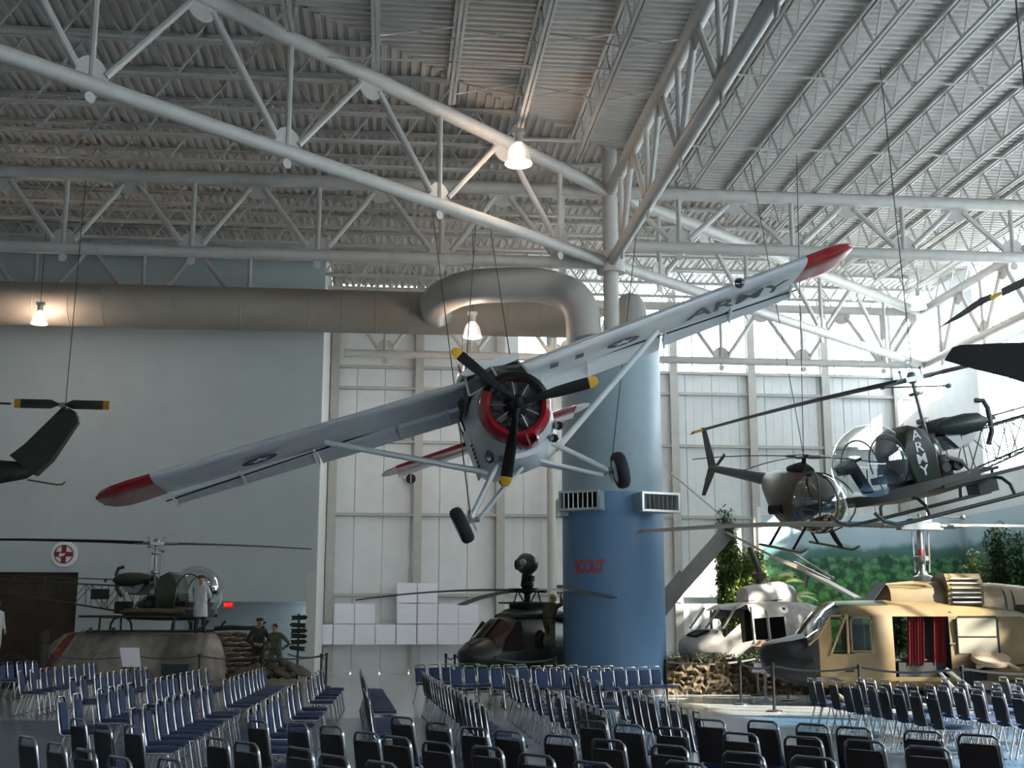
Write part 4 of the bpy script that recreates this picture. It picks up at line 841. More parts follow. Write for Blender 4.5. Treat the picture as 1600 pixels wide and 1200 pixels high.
# ---------------------------------------------------------------- scout helicopter with the ball on its mast
def kiowa(loc, rot):
    t = thing('helicopter', 'dark green scout helicopter with a ball sight on its mast parked left of the drum', 'helicopter', loc, (0, 0, rot))
    def sc(x, w, zb, zt, top=.62):
        h = [(0, zb), (.6*w, zb+.03), (.92*w, zb+.2*(zt-zb)), (w, zb+.45*(zt-zb)), (w*.94, zb+.7*(zt-zb)), (top*w, zt-.08*(zt-zb)), (.3*w, zt), (0, zt)]
        return [V((x, y, z)) for y, z in h]+[V((x, -y, z)) for y, z in h[-2:0:-1]]
    st = [(2.55, .12, 1.02, 1.16), (2.45, .36, .80, 1.26), (2.2, .56, .62, 1.38), (1.85, .70, .50, 1.52), (1.25, .80, .42, 2.02), (.9, .82, .40, 2.12), (.2, .82, .40, 2.16), (-.6, .80, .42, 2.12), (-1.2, .66, .55, 2.0), (-1.8, .40, .9, 1.85), (-2.4, .24, 1.3, 1.8), (-6, .14, 1.6, 1.85)]
    m = MB(); m.rings([sc(*q) for q in st]); m.build('fuselage', dkgrey, t)
    a_, b_ = st[3], st[4]; A = sc(a_[0]+.02, a_[1], a_[2], a_[3]+.02); B = sc(b_[0]+.02, b_[1], b_[2], b_[3]+.02)
    for js in ((4, 5, 6, 7), (7, 8, 9, 10)):
        m = MB()
        for i in js: 
            if i+1 < len(A) and i+1 <= 11: m.add([A[i], A[i+1], B[i+1], B[i]], [(0, 1, 2, 3)])
        m.build('windshield', blkgl, t, smooth=60)
    for s in (-1, 1):
        m = MB(); m.add([(1.30, s*.83, 1.15), (1.75, s*.735, 1.12), (1.62, s*.73, 1.45), (1.15, s*.72, 1.98), (1.0, s*.75, 1.95), (.95, s*.835, 1.2)], [tuple(range(6))]); m.build('side_window', blkgl, t, smooth=0)
        m = MB(); m.path([(.35, s*.835, 1.45), (.35, s*.845, 1.45)], .28, 16, squash=.8); m.build('side_window', blkgl, t)
        m = MB(); m.path([(-1.2, s*.95, .05), (1.7, s*.95, .05), (2.0, s*.95, .2)], .04, 8); sk = m.build('skid', blackp, t)
        for x in (-.7, 1.1): m = MB(); m.path([(x, s*.4, .5), (x, s*.95, .05)], .035, 8); m.build('skid_leg', blackp, sk)
    m = MB(); m.add([(2.35, .2, 1.34), (2.35, -.2, 1.34), (1.95, -.2, 1.50), (1.95, .2, 1.50)], [(0, 1, 2, 3)]); m.build('nose_panel', blackp, t, smooth=0)
    m = MB(); m.ell((2.1, 0, .78), (.45, .5, .32), 20, 12, keep=lambda p: p.z < .86); m.build('chin_window', mat('chin_glass', (.04, .07, .07), .06, spec=.8), t)
    m = MB(); m.rings([sc(.95, .42, 2.02, 2.2), sc(.6, .52, 2.0, 2.34), sc(.0, .56, 2.0, 2.42), sc(-.9, .52, 2.0, 2.38), sc(-1.6, .3, 1.9, 2.2)]); m.build('engine_cowling', dkgrey, t)
    m = MB(); m.box((.05, 0, 2.50), (1.3, 1.0, .05)); m.rings([[V((x, y, z)) for x, y in ((.35, -.4), (.35, .4), (-.4, .4), (-.4, -.4))] for z in (2.35, 2.5)]); m.build('mast_fairing', dkgrey, t)
    m = MB(); m.lathe([(.09, 2.5), (.09, 2.75), (.16, 2.8), (.16, 2.95), (.2, 3.0), (.13, 3.5)], n=14)
    for q in (0, 1.57, 3.14, 4.71): m.tube((.13*cos(q), .13*sin(q), 2.5), (.35*cos(q), .35*sin(q), 2.8), .02, n=6)
    for s in (-1, 1): m.tube((0, s*.55, 2.5), (0, s*.42, 2.85), .02, n=6)
    m.box((.05, .22, 3.2), (.12, .14, .16)); m.build('mast', blackp, t)
    m = MB(); m.ell((0, 0, 3.64), (.33, .34, .33), 24, 16); ball = m.build('mast_ball_sight', dkgrey, t)
    m = MB(); m.ell((.3, .12, 3.66), (.09, .12, .12), 14, 8); m.build('sight_window', mat('sight_glass', (.30, .32, .32), .12, spec=.8), ball)
    m = MB(); m.ell((.28, .06, 3.52), (.05, .05, .04), 10, 6); m.build('sight_lens', steelp, ball)
    m = MB(); m.lathe([(.1, -.03), (.16, 0), (.1, .03)], (.15, -.28, 3.62), (.3, -1, 0), 14); m.build('sight_cap', blackp, ball)
    for k in range(4): 
        m = MB(); az = KA+k*pi/2; m.box((.35*cos(az), .35*sin(az), 2.86), (.5, .14, .12), (0, 0, az)); m.build('blade_cuff', blackp, t)
        blade(t, az, .5, 5.2, .32, bladed, None, .35, .005, .02, z=2.86, tw=.03)
    return t
kp = on_y(824, 983, 37.3); kp.z = 0
KA = R(-21)
KI = kiowa(kp, R(225))
# ---------------------------------------------------------------- small egg-shaped helicopter hanging behind
def egg(loc, rot):
    t = thing('helicopter', 'small brown glass-nosed helicopter hanging behind the black bubble one', 'helicopter', loc, rot)
    def sc(x, w, zb, zt): return [V((x, w*cos(q), (zt+zb)/2+(zt-zb)/2*sin(q))) for q in [2*pi*k/18 for k in range(18)]]
    brn = mat('brown_olive_paint', (.085, .06, .035), .4, 0, .3, 3)
    m = MB(); m.rings([sc(.45, .68, -1.75, -.25), sc(.1, .70, -1.8, -.2), sc(-.5, .66, -1.75, -.22), sc(-1.1, .42, -1.45, -.28), sc(-1.6, .2, -1.0, -.38)]); m.build('fuselage', brn, t)
    m = MB(); m.ell((.45, 0, -1.02), (.95, .70, .77), 24, 20, keep=lambda p: p.x > .43); m.build('glass_nose', glass('brown_canopy_glass', (.55, .48, .42), .3), t, smooth=80)
    for a_ in (0, .9, -.9): m = MB(); m.path([(.45+.96*cos(q)*cos(a_*.0), .71*cos(q)*sin(a_) if a_ else 0, -1.02+.78*sin(q)) for q in [pi*k/12-pi/2 for k in range(13)]], .02, 6); m.build('canopy_frame', brn, t)
    m = MB(); m.box((.5, .25, -1.3), (.4, .4, .6)); m.box((.5, -.25, -1.3), (.4, .4, .6)); m.box((.95, 0, -1.35), (.2, .3, .5)); m.build('seats', blackp, t)
    m = MB(); m.rings([sc(-1.5, .17, -.75, -.38), sc(-4.4, .09, -.52, -.32)]); m.build('tail_boom', dkgrey, t)
    m = MB(); m.rings([[V((x, .02*s, z)) for s in (-1, 1) for x in ((x0, x1) if s < 0 else (x1, x0))] for z, x0, x1 in ((.75, -4.95, -4.75), (-.4, -4.55, -4.15), (-1.25, -4.9, -4.75))]); m.build('tail_fin', dkgrey, t)
    m = MB(); m.box((-4.6, .25, -.42), (.1, .02, 1.3), (0, .9, 0)); m.build('tail_rotor', bladed, t)
    m = MB(); m.rings([sc(.2, .2, -.4, -.1), sc(-.1, .28, -.35, .0), sc(-.5, .2, -.3, -.1)]); m.lathe([(.06, -.1), (.06, .1), (.14, .12), (.14, .2)], n=12); m.build('rotor_mast', blackp, t)
    for k in range(4): blade(t, R(28)+k*pi/2, .25, 3.3, .14, bladed, None, .2, .0, .014, z=.14, tw=.03)
    for s in (-1, 1):
        m = MB(); m.path([(-.8, s*.8, -2.2), (1.0, s*.8, -2.2), (1.25, s*.8, -2.08)], .035, 8); sk = m.build('skid', darktan, t)
        for x in (-.4, .6): m = MB(); m.path([(x, s*.4, -1.65), (x, s*.78, -2.2)], .035, 8); m.build('skid_leg', blackp, sk)
    m = MB(); m.path([(.0, -.68, -1.2), (-.3, -.85, -1.25)], .12, 10); m.build('gun_pod', blackp, t)
    m = MB(); m.path([(.3, .6, -1.7), (.35, .75, -2.0), (.5, .8, -2.15)], [.07, .05, .06], 8); m.build('dangling_boot', blackp, t)
    return t
ep = on_y(1256, 722, 32.5)
EG = egg(ep, (R(4), R(10), R(-66)))
cable(ep+V((0, 0, .2)), V((ep.x-.9, ep.y+1, ZT)), 'thin wire over the small brown helicopter, leaning left')
cable(ep+V((0, 0, .2)), V((ep.x+.3, ep.y+.5, ZT)), 'thin wire over the small brown helicopter, nearly upright')
# ---------------------------------------------------------------- wrecked helicopter behind the planter
def wreck(loc, rot):
    t = thing('wrecked_helicopter', 'pale wrecked helicopter with a drooping rotor lying among the planter greenery', 'helicopter', loc, rot)
    wm = mat('wreck_paint', (.52, .47, .42), .6, 0, .45, 1.6)
    def sc(x, w, zb, zt): 
        h = [(0, zb), (.8*w, zb+.05), (w, zb+.35*(zt-zb)), (w*.96, zb+.72*(zt-zb)), (.75*w, zt-.04), (0, zt)]
        return [V((x, y, z)) for y, z in h]+[V((x, -y, z)) for y, z in h[-2:0:-1]]
    m = MB(); st = [(2.3, .2, .25, .5), (2.1, .6, .08, .68), (1.5, .95, 0, .92), (1.0, 1.05, 0, 1.45), (.6, 1.1, 0, 1.62), (-.5, 1.1, 0, 1.66), (-1.6, 1.0, 0, 1.6), (-2.4, .7, .2, 1.4)]
    m.rings([sc(*q) for q in st]); o = m.build('fuselage', wm, t)
    import bmesh
    bm = bmesh.new(); bm.from_mesh(o.data)
    kill = [f for f in bm.faces if (lambda c_: (.95 < c_.x < 1.5 and c_.z > .95) or (.55 < c_.x < 1.05 and .6 < c_.z < 1.45 and abs(c_.y) > .8) or (-.5 < c_.x < .55 and c_.z < 1.3 and c_.z > .4 and abs(c_.y) > .9))(f.calc_center_median())]
    bmesh.ops.delete(bm, geom=kill, context='FACES'); bm.to_mesh(o.data); bm.free()
    m = MB(); m.box((0, 0, .2), (3.6, 1.7, .1)); m.box((-.6, 0, .8), (.1, 1.9, 1.3)); m.build('dark_interior', blackp, t, smooth=0)
    for s in (-1, 0, 1): m = MB(); m.bar((1.5, s*.85, .92), (.98, s*.8, 1.5), .06, .05); m.build('windshield_post', wm, t, smooth=0)
    for s in (-1, 1): m = MB(); m.bar((.05, s*1.08, .4), (.05, s*1.0, 1.4), .08, .05); m.bar((.6, s*1.08, .5), (.6, s*1.02, 1.5), .08, .05); m.build('door_post', wm, t, smooth=0)
    for x, y in ((.3, .5), (-.2, -.3), (.1, .1), (-.7, .5)): m = MB(); m.lathe([(.16, 0), (.16, .02)], (x, y, 1.655), n=14); m.build('roof_hole', blackp, t)
    m = MB(); m.rings([[V((x, r*cos(q), 1.75+r*1.1*sin(q))) for q in [2*pi*k/16 for k in range(16)]] for x, r in ((.3, .1), (.15, .3), (-.4, .38), (-1.2, .42), (-1.6, .3))]); m.build('engine_cowling', wm, t)
    m = MB(); m.path([(2.05, .3, .72), (1.75, .5, .86), (1.7, -.1, .86), (2.0, -.2, .75), (2.05, .3, .72)], .04, 6); m.build('nose_hatch', blackp, t)
    m = MB(); m.add([(2.0, .3, .745), (1.75, .45, .875), (1.7, -.1, .885), (1.98, -.2, .765)], [(0, 1, 2, 3)]); m.build('nose_hole', blackp, t, smooth=0)
    m = MB(); m.path([(-.5, 0, 1.9), (-.5, .02, 2.5), (-.35, 0, 2.9), (-.2, 0, 3.25)], [.16, .1, .08, .07], 10); m.lathe([(.2, 2.3), (.22, 2.45), (.12, 2.5)], (-.5, 0, 0), n=12); m.build('mast', mat('dark_grease', (.05, .04, .03), .6), t)
    return t
wk = base_at(1172, 37.6); wk.z = .9
WK = wreck(wk, (0, R(2), R(205)))
# drooping blades (attached to the wreck's hub)
hub = on_y(1262, 893, 38.2)
inv = (Matrix.Translation(WK.location) @ WK.rotation_euler.to_matrix().to_4x4()).inverted()
def wb(m, a, b, w, h, up=(0, .3, 1)): m.bar(a, b, w, h, up)
rb_ = MB(); rb_.M = inv
tipA = on_y(1136, 832, 38.8); brk = on_y(985, 1008, 38.4); tipB = on_y(1340, 935, 36.8)
rb_.bar(tipA, on_y(1212, 872, 38.4), .30, .07); rb_.bar(on_y(1212, 872, 38.4), hub, .24, .12); b1 = rb_.build('rotor_blade', bladet, WK, smooth=0)
rb_ = MB(); rb_.M = inv; rb_.bar(tipA, on_y(1060, 918, 38.5), .48, .05, (0, 1, .3)); rb_.bar(on_y(1072, 900, 38.5), brk, .55, .05, (0, 1, .3)); rb_.build('snapped_blade', bladeg, b1, smooth=0)
rb_ = MB(); rb_.M = inv; rb_.bar(hub, tipB, .34, .07); rb_.build('rotor_blade', mat('pale_blade', (.55, .48, .43), .5), WK, smooth=0)
rb_ = MB(); rb_.M = inv; dH = (tipB-tipA).normalized(); rb_.bar(hub-dH*.5, hub+dH*.7, .22, .2); rb_.tube(hub-dH*.7+V((0, -.2, .32)), hub+dH*.75+V((0, -.2, .16)), .03, n=6); rb_.ell(hub-dH*.72+V((0, -.2, .32)), (.06, .06, .06), 8, 6); rb_.ell(hub+dH*.78+V((0, -.2, .15)), (.06, .06, .06), 8, 6); rb_.tube(hub, hub+V((-.1, 0, -.5)), .05, n=8); rb_.build('rotor_hub', steelp, WK)
rb_ = MB(); rb_.M = inv; rb_.add([on_y(1300, 920, 37), on_y(1315, 920, 37), on_y(1308, 943, 37), on_y(1292, 943, 37)], [(0, 1, 2, 3)]); 
# ---------------------------------------------------------------- tail boom hanging at the left edge
def tailboom(loc, rotz):
    t = thing('helicopter_tail', 'dark olive helicopter tail with yellow-tipped tail rotor entering at the left edge', 'helicopter tail', loc, (0, 0, rotz))
    # x = aft, z up, origin at fin top
    m = MB(); m.rings([[V((x, .13*w*sx, z)) for x, z, sx in ((x0, z0, -1), (x0, z0, 1), (x1, z1, 1), (x1, z1, -1))] for w, x0, z0, x1, z1 in ((.7, .02, .14, .36, -.06), (.8, .0, .02, .46, -.34), (1.3, -.85, -.95, -.15, -1.35), (1.5, -1.2, -1.25, -.55, -1.75))]); m.build('tail_fin', olive, t, smooth=20)
    m = MB(); m.rings([[V((x, w*cos(q), zc_+h*sin(q))) for q in [2*pi*k/14 for k in range(14)]] for x, w, h, zc_ in ((-.45, .03, .06, -1.55), (-.8, .12, .22, -1.62), (-1.5, .2, .32, -1.66), (-4.5, .3, .42, -1.95))]); m.build('tail_boom', olive, t)
    m = MB(); m.path([(-.75, 0, -1.86), (0, 0, -1.98), (.15, 0, -1.97), (.2, 0, -1.9)], .022, 6); m.build('tail_skid', olive, t)
    m = MB(); m.tube((.14, -.02, .02), (.1, -.35, .07), .06, n=10); m.box((.1, -.36, .07), (.2, .08, .1)); hb = m.build('tail_rotor_hub', steelp, t)
    for s in (-1, 1):
        m = MB(); m.rings([[V((.1+s*x, -.40+y*.02, .07+z*c_-s*x*.01)) for z, y in ((1, 0), (0, 1), (-1, 0), (0, -1))] for x, c_ in ((.08, .03), (.28, .12), (1.05, .12))]); b = m.build('tail_rotor_blade', olive, t, smooth=0)
        m = MB(); m.rings([[V((.1+s*x, -.40+y*.021, .07+z*c_-s*x*.01)) for z, y in ((1, 0), (0, 1), (-1, 0), (0, -1))] for x, c_ in ((1.05, .121), (1.21, .121))]); m.build('blade_tip', mat('orange_tip', (.50, .22, .02), .5), b, smooth=0)
    m = MB(); m.path([(.36, .02, -.12), (.44, .02, -.2), (.44, .02, -.35)], .02, 6); m.build('fin_light', steelp, t)
    return t
tp = on_y(97, 640, 32.5)
TBm = tailboom(tp, R(4)); cable(tp+V((.08, 0, .1)), V((tp.x-.5, tp.y+2, ZT)), 'thin cable over the yellow-tipped tail rotor at the left edge')
mr_ = MB(); mr_.M = (Matrix.Translation(TBm.location) @ TBm.rotation_euler.to_matrix().to_4x4()).inverted(); mr_.tube(on_y(-40, 628, 32), on_y(17, 631, 32), .03, n=8); mr_.build('main_rotor_blade', bladed, TBm)
# ---------------------------------------------------------------- dark stabilizer and blade entering at the right edge
ss = thing('helicopter_stabilizer', 'broad black stabilizer surface entering at the right edge', 'helicopter part', on_y(1473, 562, 15))
def rel(px, py, y=15): return on_y(px, py, y)-ss.location
up = [(1475, 563), (1488, 543), (1500, 539), (1560, 536), (1680, 532)]; dn = [(1475, 563), (1530, 579), (1575, 590), (1600, 598), (1680, 618)]
m = MB(); polyu = up+dn[:0:-1]
m.prism(polyu, lambda a, b, q: rel(a, b, 15+q), -.04, .06); m.build('surface_panel', blackp, ss, smooth=20)
rbt = thing('helicopter_rotor', 'dark rotor blade with a yellow band entering at the upper right edge', 'rotor blade', on_y(1466, 513, 17))
rr = lambda px, py, y=17.: on_y(px, py, y)-rbt.location
m = MB(); m.prism([(1466, 513), (1487, 497), (1503, 486), (1530, 466), (1549, 459), (1551, 468), (1535, 476), (1500, 497), (1487, 503)], lambda a, b, q: rr(a, b, 17+q), -.015, .03); m.build('blade_outer', mat('brown_black', (.05, .035, .04), .5), rbt, smooth=0)
m = MB(); m.prism([(1546, 463), (1564, 455), (1566, 460), (1549, 470)], lambda a, b, q: rr(a, b, 17+q), -.018, .035); m.build('yellow_band', yel, rbt, smooth=0)
m = MB(); m.prism([(1564, 451), (1680, 395), (1680, 412), (1566, 463)], lambda a, b, q: rr(a, b, 17+q), -.015, .03); m.build('blade_inner', bladed, rbt, smooth=0)

cable(on_y(1640, 534, 15), V((on_y(1640, 534, 15).x, 15.3, ZT)), 'thin cable holding up the black stabilizer beyond the right edge')
# ---------------------------------------------------------------- figures
skin = mat('mannequin_skin', (.42, .24, .15), .55); hairm = mat('hair_dark', (.02, .015, .01), .8); eyem = mat('eye_dark', (.02, .02, .02), .3)
def figure(lab, loc, rotz, J, cl, pants, boots, hat=None, head_turn=0, head_tilt=0, group=None, extra=None, scale=1.):
    """J: joint positions in metres (x right, y away, z up) of a figure; body is one skinned surface."""
    t = thing('person', lab, 'person', loc, (0, 0, rotz), group); t.scale = (scale,)*3
    order = ['pelvis', 'waist', 'chest', 'neck', 'head', 'crown', 'shL', 'elL', 'wrL', 'haL', 'shR', 'elR', 'wrR', 'haR', 'hipL', 'knL', 'anL', 'toL', 'hipR', 'knR', 'anR', 'toR']
    E_ = [('pelvis', 'waist', 0, .15), ('waist', 'chest', 0, .16), ('chest', 'neck', 0, .06), ('neck', 'head', 3, .085), ('head', 'crown', 3, .075), ('chest', 'shL', 0, .075), ('shL', 'elL', 0, .052), ('elL', 'wrL', 0, .036), ('wrL', 'haL', 3, .035),
          ('chest', 'shR', 0, .075), ('shR', 'elR', 0, .052), ('elR', 'wrR', 0, .036), ('wrR', 'haR', 3, .035), ('pelvis', 'hipL', 1, .10), ('hipL', 'knL', 1, .068), ('knL', 'anL', 1, .05), ('anL', 'toL', 2, .04), ('pelvis', 'hipR', 1, .10), ('hipR', 'knR', 1, .068), ('knR', 'anR', 1, .05), ('anR', 'toR', 2, .04)]
    rad = {'pelvis': .145, 'shL': .075, 'shR': .075}; [rad.setdefault(b_, r_*(1.18 if m_ < 3 else 1)) for a_, b_, m_, r_ in E_]
    me = bpy.data.meshes.new('body'); idx = {n_: i for i, n_ in enumerate(order)}
    me.from_pydata([J[n_] for n_ in order], [(idx[a_], idx[b_]) for a_, b_, _, _ in E_], [])
    ob = bpy.data.objects.new('tmp', me); COL.objects.link(ob); sk = ob.modifiers.new('s', 'SKIN'); sk.use_smooth_shade = True
    for i, n_ in enumerate(order):
        d = me.skin_vertices[0].data[i]; r_ = rad[n_]; d.radius = (r_*1.12, r_*.82) if n_ in ('waist', 'chest', 'pelvis') else (r_, r_); d.use_root = n_ == 'pelvis'
    ss_ = ob.modifiers.new('u', 'SUBSURF'); ss_.levels = 2; ss_.render_levels = 2
    dg = bpy.context.evaluated_depsgraph_get(); dg.update(); nm = bpy.data.meshes.new_from_object(ob.evaluated_get(dg)); bpy.data.objects.remove(ob)
    vs_ = [v.co.copy() for v in nm.vertices]; fs_ = [tuple(p.vertices) for p in nm.polygons]; bpy.data.meshes.remove(nm)
    m = MB()
    def seg(p, a_, b_): ab = b_-a_; u = max(0, min(1, (p-a_).dot(ab)/max(1e-9, ab.length_squared))); return (p-(a_+ab*u)).length
    Jv = {k_: V(v_) for k_, v_ in J.items()}
    m.v = [tuple(v) for v in vs_]; m.f = fs_; m.mi = []
    for f_ in fs_:
        c_ = sum((vs_[i] for i in f_), V())/len(f_); m.mi.append(min((seg(c_, Jv[a_], Jv[b_])/r_, q_) for a_, b_, q_, r_ in E_)[1])
    # head: face with nose, brow, chin, ears, eyes and mouth; hands: five fingers
    m.m = 3; hc = (Jv['head']+Jv['crown'])/2; M0 = Matrix.Translation(hc) @ Matrix.Rotation(head_turn, 4, 'Z') @ Matrix.Rotation(head_tilt, 4, 'X'); m.M = M0
    m.ell((0, 0, .01), (.078, .098, .125), 14, 10); m.ell((0, -.035, -.07), (.05, .05, .05), 10, 7); m.rings([[V((-.012, -.085, .03)), V((.012, -.085, .03)), V((.0, -.10, .03))], [V((-.018, -.085, -.03)), V((.018, -.085, -.03)), V((.0, -.125, -.025))]])
    for s in (-1, 1): m.ell((s*.082, .0, 0), (.012, .022, .034), 8, 6)
    m.m = 4
    for s in (-1, 1): m.ell((s*.032, -.088, .022), (.014, .012, .009), 8, 6)
    m.box((0, -.088, -.062), (.045, .01, .008)); m.m = 3; m.M = Matrix()
    for s_, w_, h_, e_ in ((-1, 'wrL', 'haL', 'elL'), (1, 'wrR', 'haR', 'elR')):
        d = (Jv[h_]-Jv[w_]).normalized(); sd = d.cross(V((0, 1, .2))).normalized(); nn = sd.cross(d)
        for k, L_ in enumerate((.062, .075, .078, .07, .055)):
            if k == 0: a_ = Jv[w_]+d*.03+sd*.03*s_; m.path([a_, a_+d*.035+sd*.03*s_, a_+d*.07+sd*.035*s_], [.013, .011, .008], 6)
            else: a_ = Jv[h_]+sd*(.0-.017*(k-2.5))*s_; m.path([a_-d*.02, a_+d*L_*.55+nn*.006, a_+d*L_*.9+nn*.03], [.010, .0095, .007], 6)
    body = m.build('body', [cl, pants, boots, skin, eyem], t, smooth=80)
    m = MB(); m.M = M0
    if hat == 'cap': m.lathe([(.10, .05), (.112, .07), (.11, .12), (.07, .145), (.0, .15)], n=18); m.ell((0, -.10, .06), (.07, .06, .012), 12, 6)
    elif hat == 'helmet': m.ell((0, .01, .03), (.115, .13, .125), 16, 10, keep=lambda p: p.z > .03)
    else: m.ell((0, .02, .045), (.088, .10, .10), 14, 9, keep=lambda p: p.y > -.03 or p.z > .09)
    m.build('hat' if hat else 'hair', extra or hairm, t, smooth=60)
    m = MB(); p_ = Jv['pelvis']; m.path([p_+V((.165*cos(q), .125*sin(q), .05)) for q in [2*pi*k/16 for k in range(17)]], .02, 6); m.build('belt', boots, t)
    return t
def pose(**k):
    d = dict(pelvis=(0, 0, .93), waist=(0, 0, 1.12), chest=(0, 0, 1.36), neck=(0, .01, 1.50), head=(0, .0, 1.57), crown=(0, 0, 1.70), shL=(-.19, 0, 1.40), elL=(-.26, .02, 1.13), wrL=(-.24, -.10, .92), haL=(-.23, -.14, .84),
             shR=(.19, 0, 1.40), elR=(.26, .02, 1.13), wrR=(.24, -.10, .92), haR=(.23, -.14, .84), hipL=(-.10, 0, .88), knL=(-.12, -.03, .49), anL=(-.13, .02, .09), toL=(-.14, -.13, .05), hipR=(.10, 0, .88), knR=(.12, -.03, .49), anR=(.13, .02, .09), toR=(.14, -.13, .05))
    d.update(k); return d
def cam_cloth(nm, a, b, sc_=9): return mat(nm, a, .85, 0, 0, sc_, col2=b)
jack = cam_cloth('dark_green_uniform', (.035, .045, .03), (.02, .026, .018)); fat = cam_cloth('grey_green_uniform', (.10, .10, .075), (.045, .05, .038)); cam_m = cam_cloth('camouflage_uniform', (.13, .10, .06), (.03, .035, .02), 16)
whitec = mat('white_medical_coat', (.52, .54, .56), .85, 0, .12, 6); bootm = mat('boot_black', (.015, .013, .012), .5)
# ---------------------------------------------------------------- earth mound, litter tarp, sandbags
earth = mat('mound_earth', (.33, .29, .25), .95, 0, 0, 1.3, bump=.5, bscale=9, col2=(.17, .145, .12)); redst = mat('faded_red_stripe', (.20, .05, .04), .9, 0, .4, 3); palst = mat('faded_pale_stripe', (.26, .23, .20), .9, 0, .4, 3)
bagm = mat('sandbag_burlap', (.15, .115, .085), .95, 0, .45, 3, bump=.3, bscale=40)
import mathutils.noise as MN
def sst(a, b, x): u = max(0, min(1, (x-a)/(b-a))); return u*u*(3-2*u)
def hmound(x, y):
    h = mound_top*sst(39.0, 40.35, y-.15*sin(x*2.2))*sst(-15.9, -13.7, x+.1*(y-40))*(1-sst(-9.5, -8.5, x))
    return h+(.22*MN.noise(V((x*1.1, y*1.1, 0)))+.10*MN.noise(V((x*4, y*2, 1))))*(1 if h > .05 else .3)*(0 if (h > mound_top-.03) else 1)
mo = thing('earth_mound', 'flat-topped brown earth mound carrying the olive helicopter, striped at its left end', 'mound', (0, 0, 0))
m = MB(); nx, ny = 150, 60; X0, X1, Y0, Y1 = -16.4, -8.3, 38.9, 44.6
gp = [(X0+(X1-X0)*i/nx, Y0+(Y1-Y0)*j/ny) for i in range(nx+1) for j in range(ny+1)]
m.add([(x, y, max(.0, hmound(x, y))) for x, y in gp], [(i*(ny+1)+j, (i+1)*(ny+1)+j, (i+1)*(ny+1)+j+1, i*(ny+1)+j+1) for i in range(nx) for j in range(ny)]); m.build('earth', earth, mo, smooth=80)
for k, (x0, mt_) in enumerate(((-14.0, palst), (-13.55, redst), (-13.1, palst), (-12.2, palst))):
    m = MB(); N = 14; vs_ = []
    for i in range(N+1):
        y = 39.15+1.6*i/N
        for w in (0, .16, .33): x = x0-1.5+1.5*i/N+w; vs_.append((x, y, max(.02, hmound(x, y))+.025))
    m.add(vs_, [(3*i+j, 3*i+j+1, 3*i+j+4, 3*i+j+3) for i in range(N) for j in range(2)]); m.build('painted_stripe', mt_, mo, smooth=80)
m = MB(); m.box((-8.2, 39.6, .12), (3.9, 1.9, .24)); m.build('sand_base', mat('pale_sand', (.30, .25, .19), .95, 0, .3, 4), mo, smooth=0)
def bag_mesh():
    m = MB(); rs = []
    for i in range(9):
        u = -1+2*i/8; w = max(.15, (1-abs(u)**3.2))**.5; rs.append([V((.27*u, .155*w*cos(q), .085*w*sin(q)*(1 if sin(q) > 0 else .8))) for q in [2*pi*k/12 for k in range(12)]])
    m.rings(rs); return m
bag0 = bag_mesh().build('sandbag', bagm, smooth=80); first = True; random.seed(21); nb = 0
pos_desc = ['lowest course', 'second course', 'third course', 'fourth course', 'fifth course', 'sixth course', 'seventh course', 'eighth course', 'topmost course']
for lv_ in range(9):
    xe = -6.55-.19*lv_; xs_ = -9.0-.1*lv_; n_ = int((xe-xs_)/.47); z = .24+.085+.155*lv_
    for q in range(n_):
        o = bag0 if first else bag0.copy()
        if not first: COL.objects.link(o)
        first = False; o.location = (xs_+.47*(q+.5*(lv_ % 2))+.2, 40.0+.10*lv_+random.uniform(-.04, .04), z); o.rotation_euler = (random.uniform(-.15, .15), random.uniform(-.08, .08), random.uniform(-.25, .25)); o.scale = (1, 1, 1.0)
        tag(o, 'brown sandbag in the %s of the pile, %s from its left end' % (pos_desc[lv_], ordn[q]), 'sandbag', 'sandbags piled behind the two soldiers')
for q, (px, py, y, rz, ry) in enumerate(((452, 1040, 39.3, .3, .5), (462, 1046, 39.2, .3, .6), (474, 1050, 39.3, .4, .6), (440, 1050, 39.1, .2, .5), (392, 1046, 39.4, -.2, -.4), (378, 1052, 39.2, -.2, -.35), (404, 1052, 39.1, .1, 0))):
    o = bag0.copy(); COL.objects.link(o); p = on_y(px, py, y); o.location = (p.x, p.y, max(p.z, .33)); o.rotation_euler = (.5, ry, rz); o.scale = (1.25, 1.3, 1.3)
    tag(o, 'large loose sandbag leaning in front of the pile, %s' % ['left of the signpost foot', 'below the signpost foot', 'farthest right', 'beside the squatting soldier boots', 'farthest left but one', 'farthest left', 'between the two soldiers'][q], 'sandbag', 'loose sandbags in front of the pile')
# the people
def at(px, y, z): q = on_y(px, 1000, y); return V((q.x, y, z))
figure('standing soldier in a dark green jacket and cap, hands together at his waist', at(404, 39.75, .24), R(8), pose(elL=(-.33, .02, 1.12), wrL=(-.12, -.2, 1.02), haL=(-.04, -.24, 1.02), elR=(.32, .0, 1.12), wrR=(.13, -.2, 1.0), haR=(.05, -.24, 1.0), head=(.02, -.02, 1.57), crown=(.03, -.01, 1.7)), jack, jack, bootm, 'cap', .5, -.1, extra=mat('cap_green', (.035, .04, .025), .85), scale=1.04)
figure('soldier in grey-green fatigues looking down, hand on hip and knee bent', at(431, 39.3, .24), R(-6), pose(elR=(.44, .08, 1.12), wrR=(.20, .0, .94), haR=(.13, -.02, .93), elL=(-.30, .04, 1.14), wrL=(-.22, -.06, .90), knL=(-.22, -.12, .50), anL=(-.12, .0, .09), toL=(-.16, -.15, .05), knR=(.24, -.16, .55), anR=(.18, .02, .10), head=(-.02, -.04, 1.56), crown=(-.04, -.08, 1.68)), fat, fat, bootm, None, -.4, .35, scale=.95)
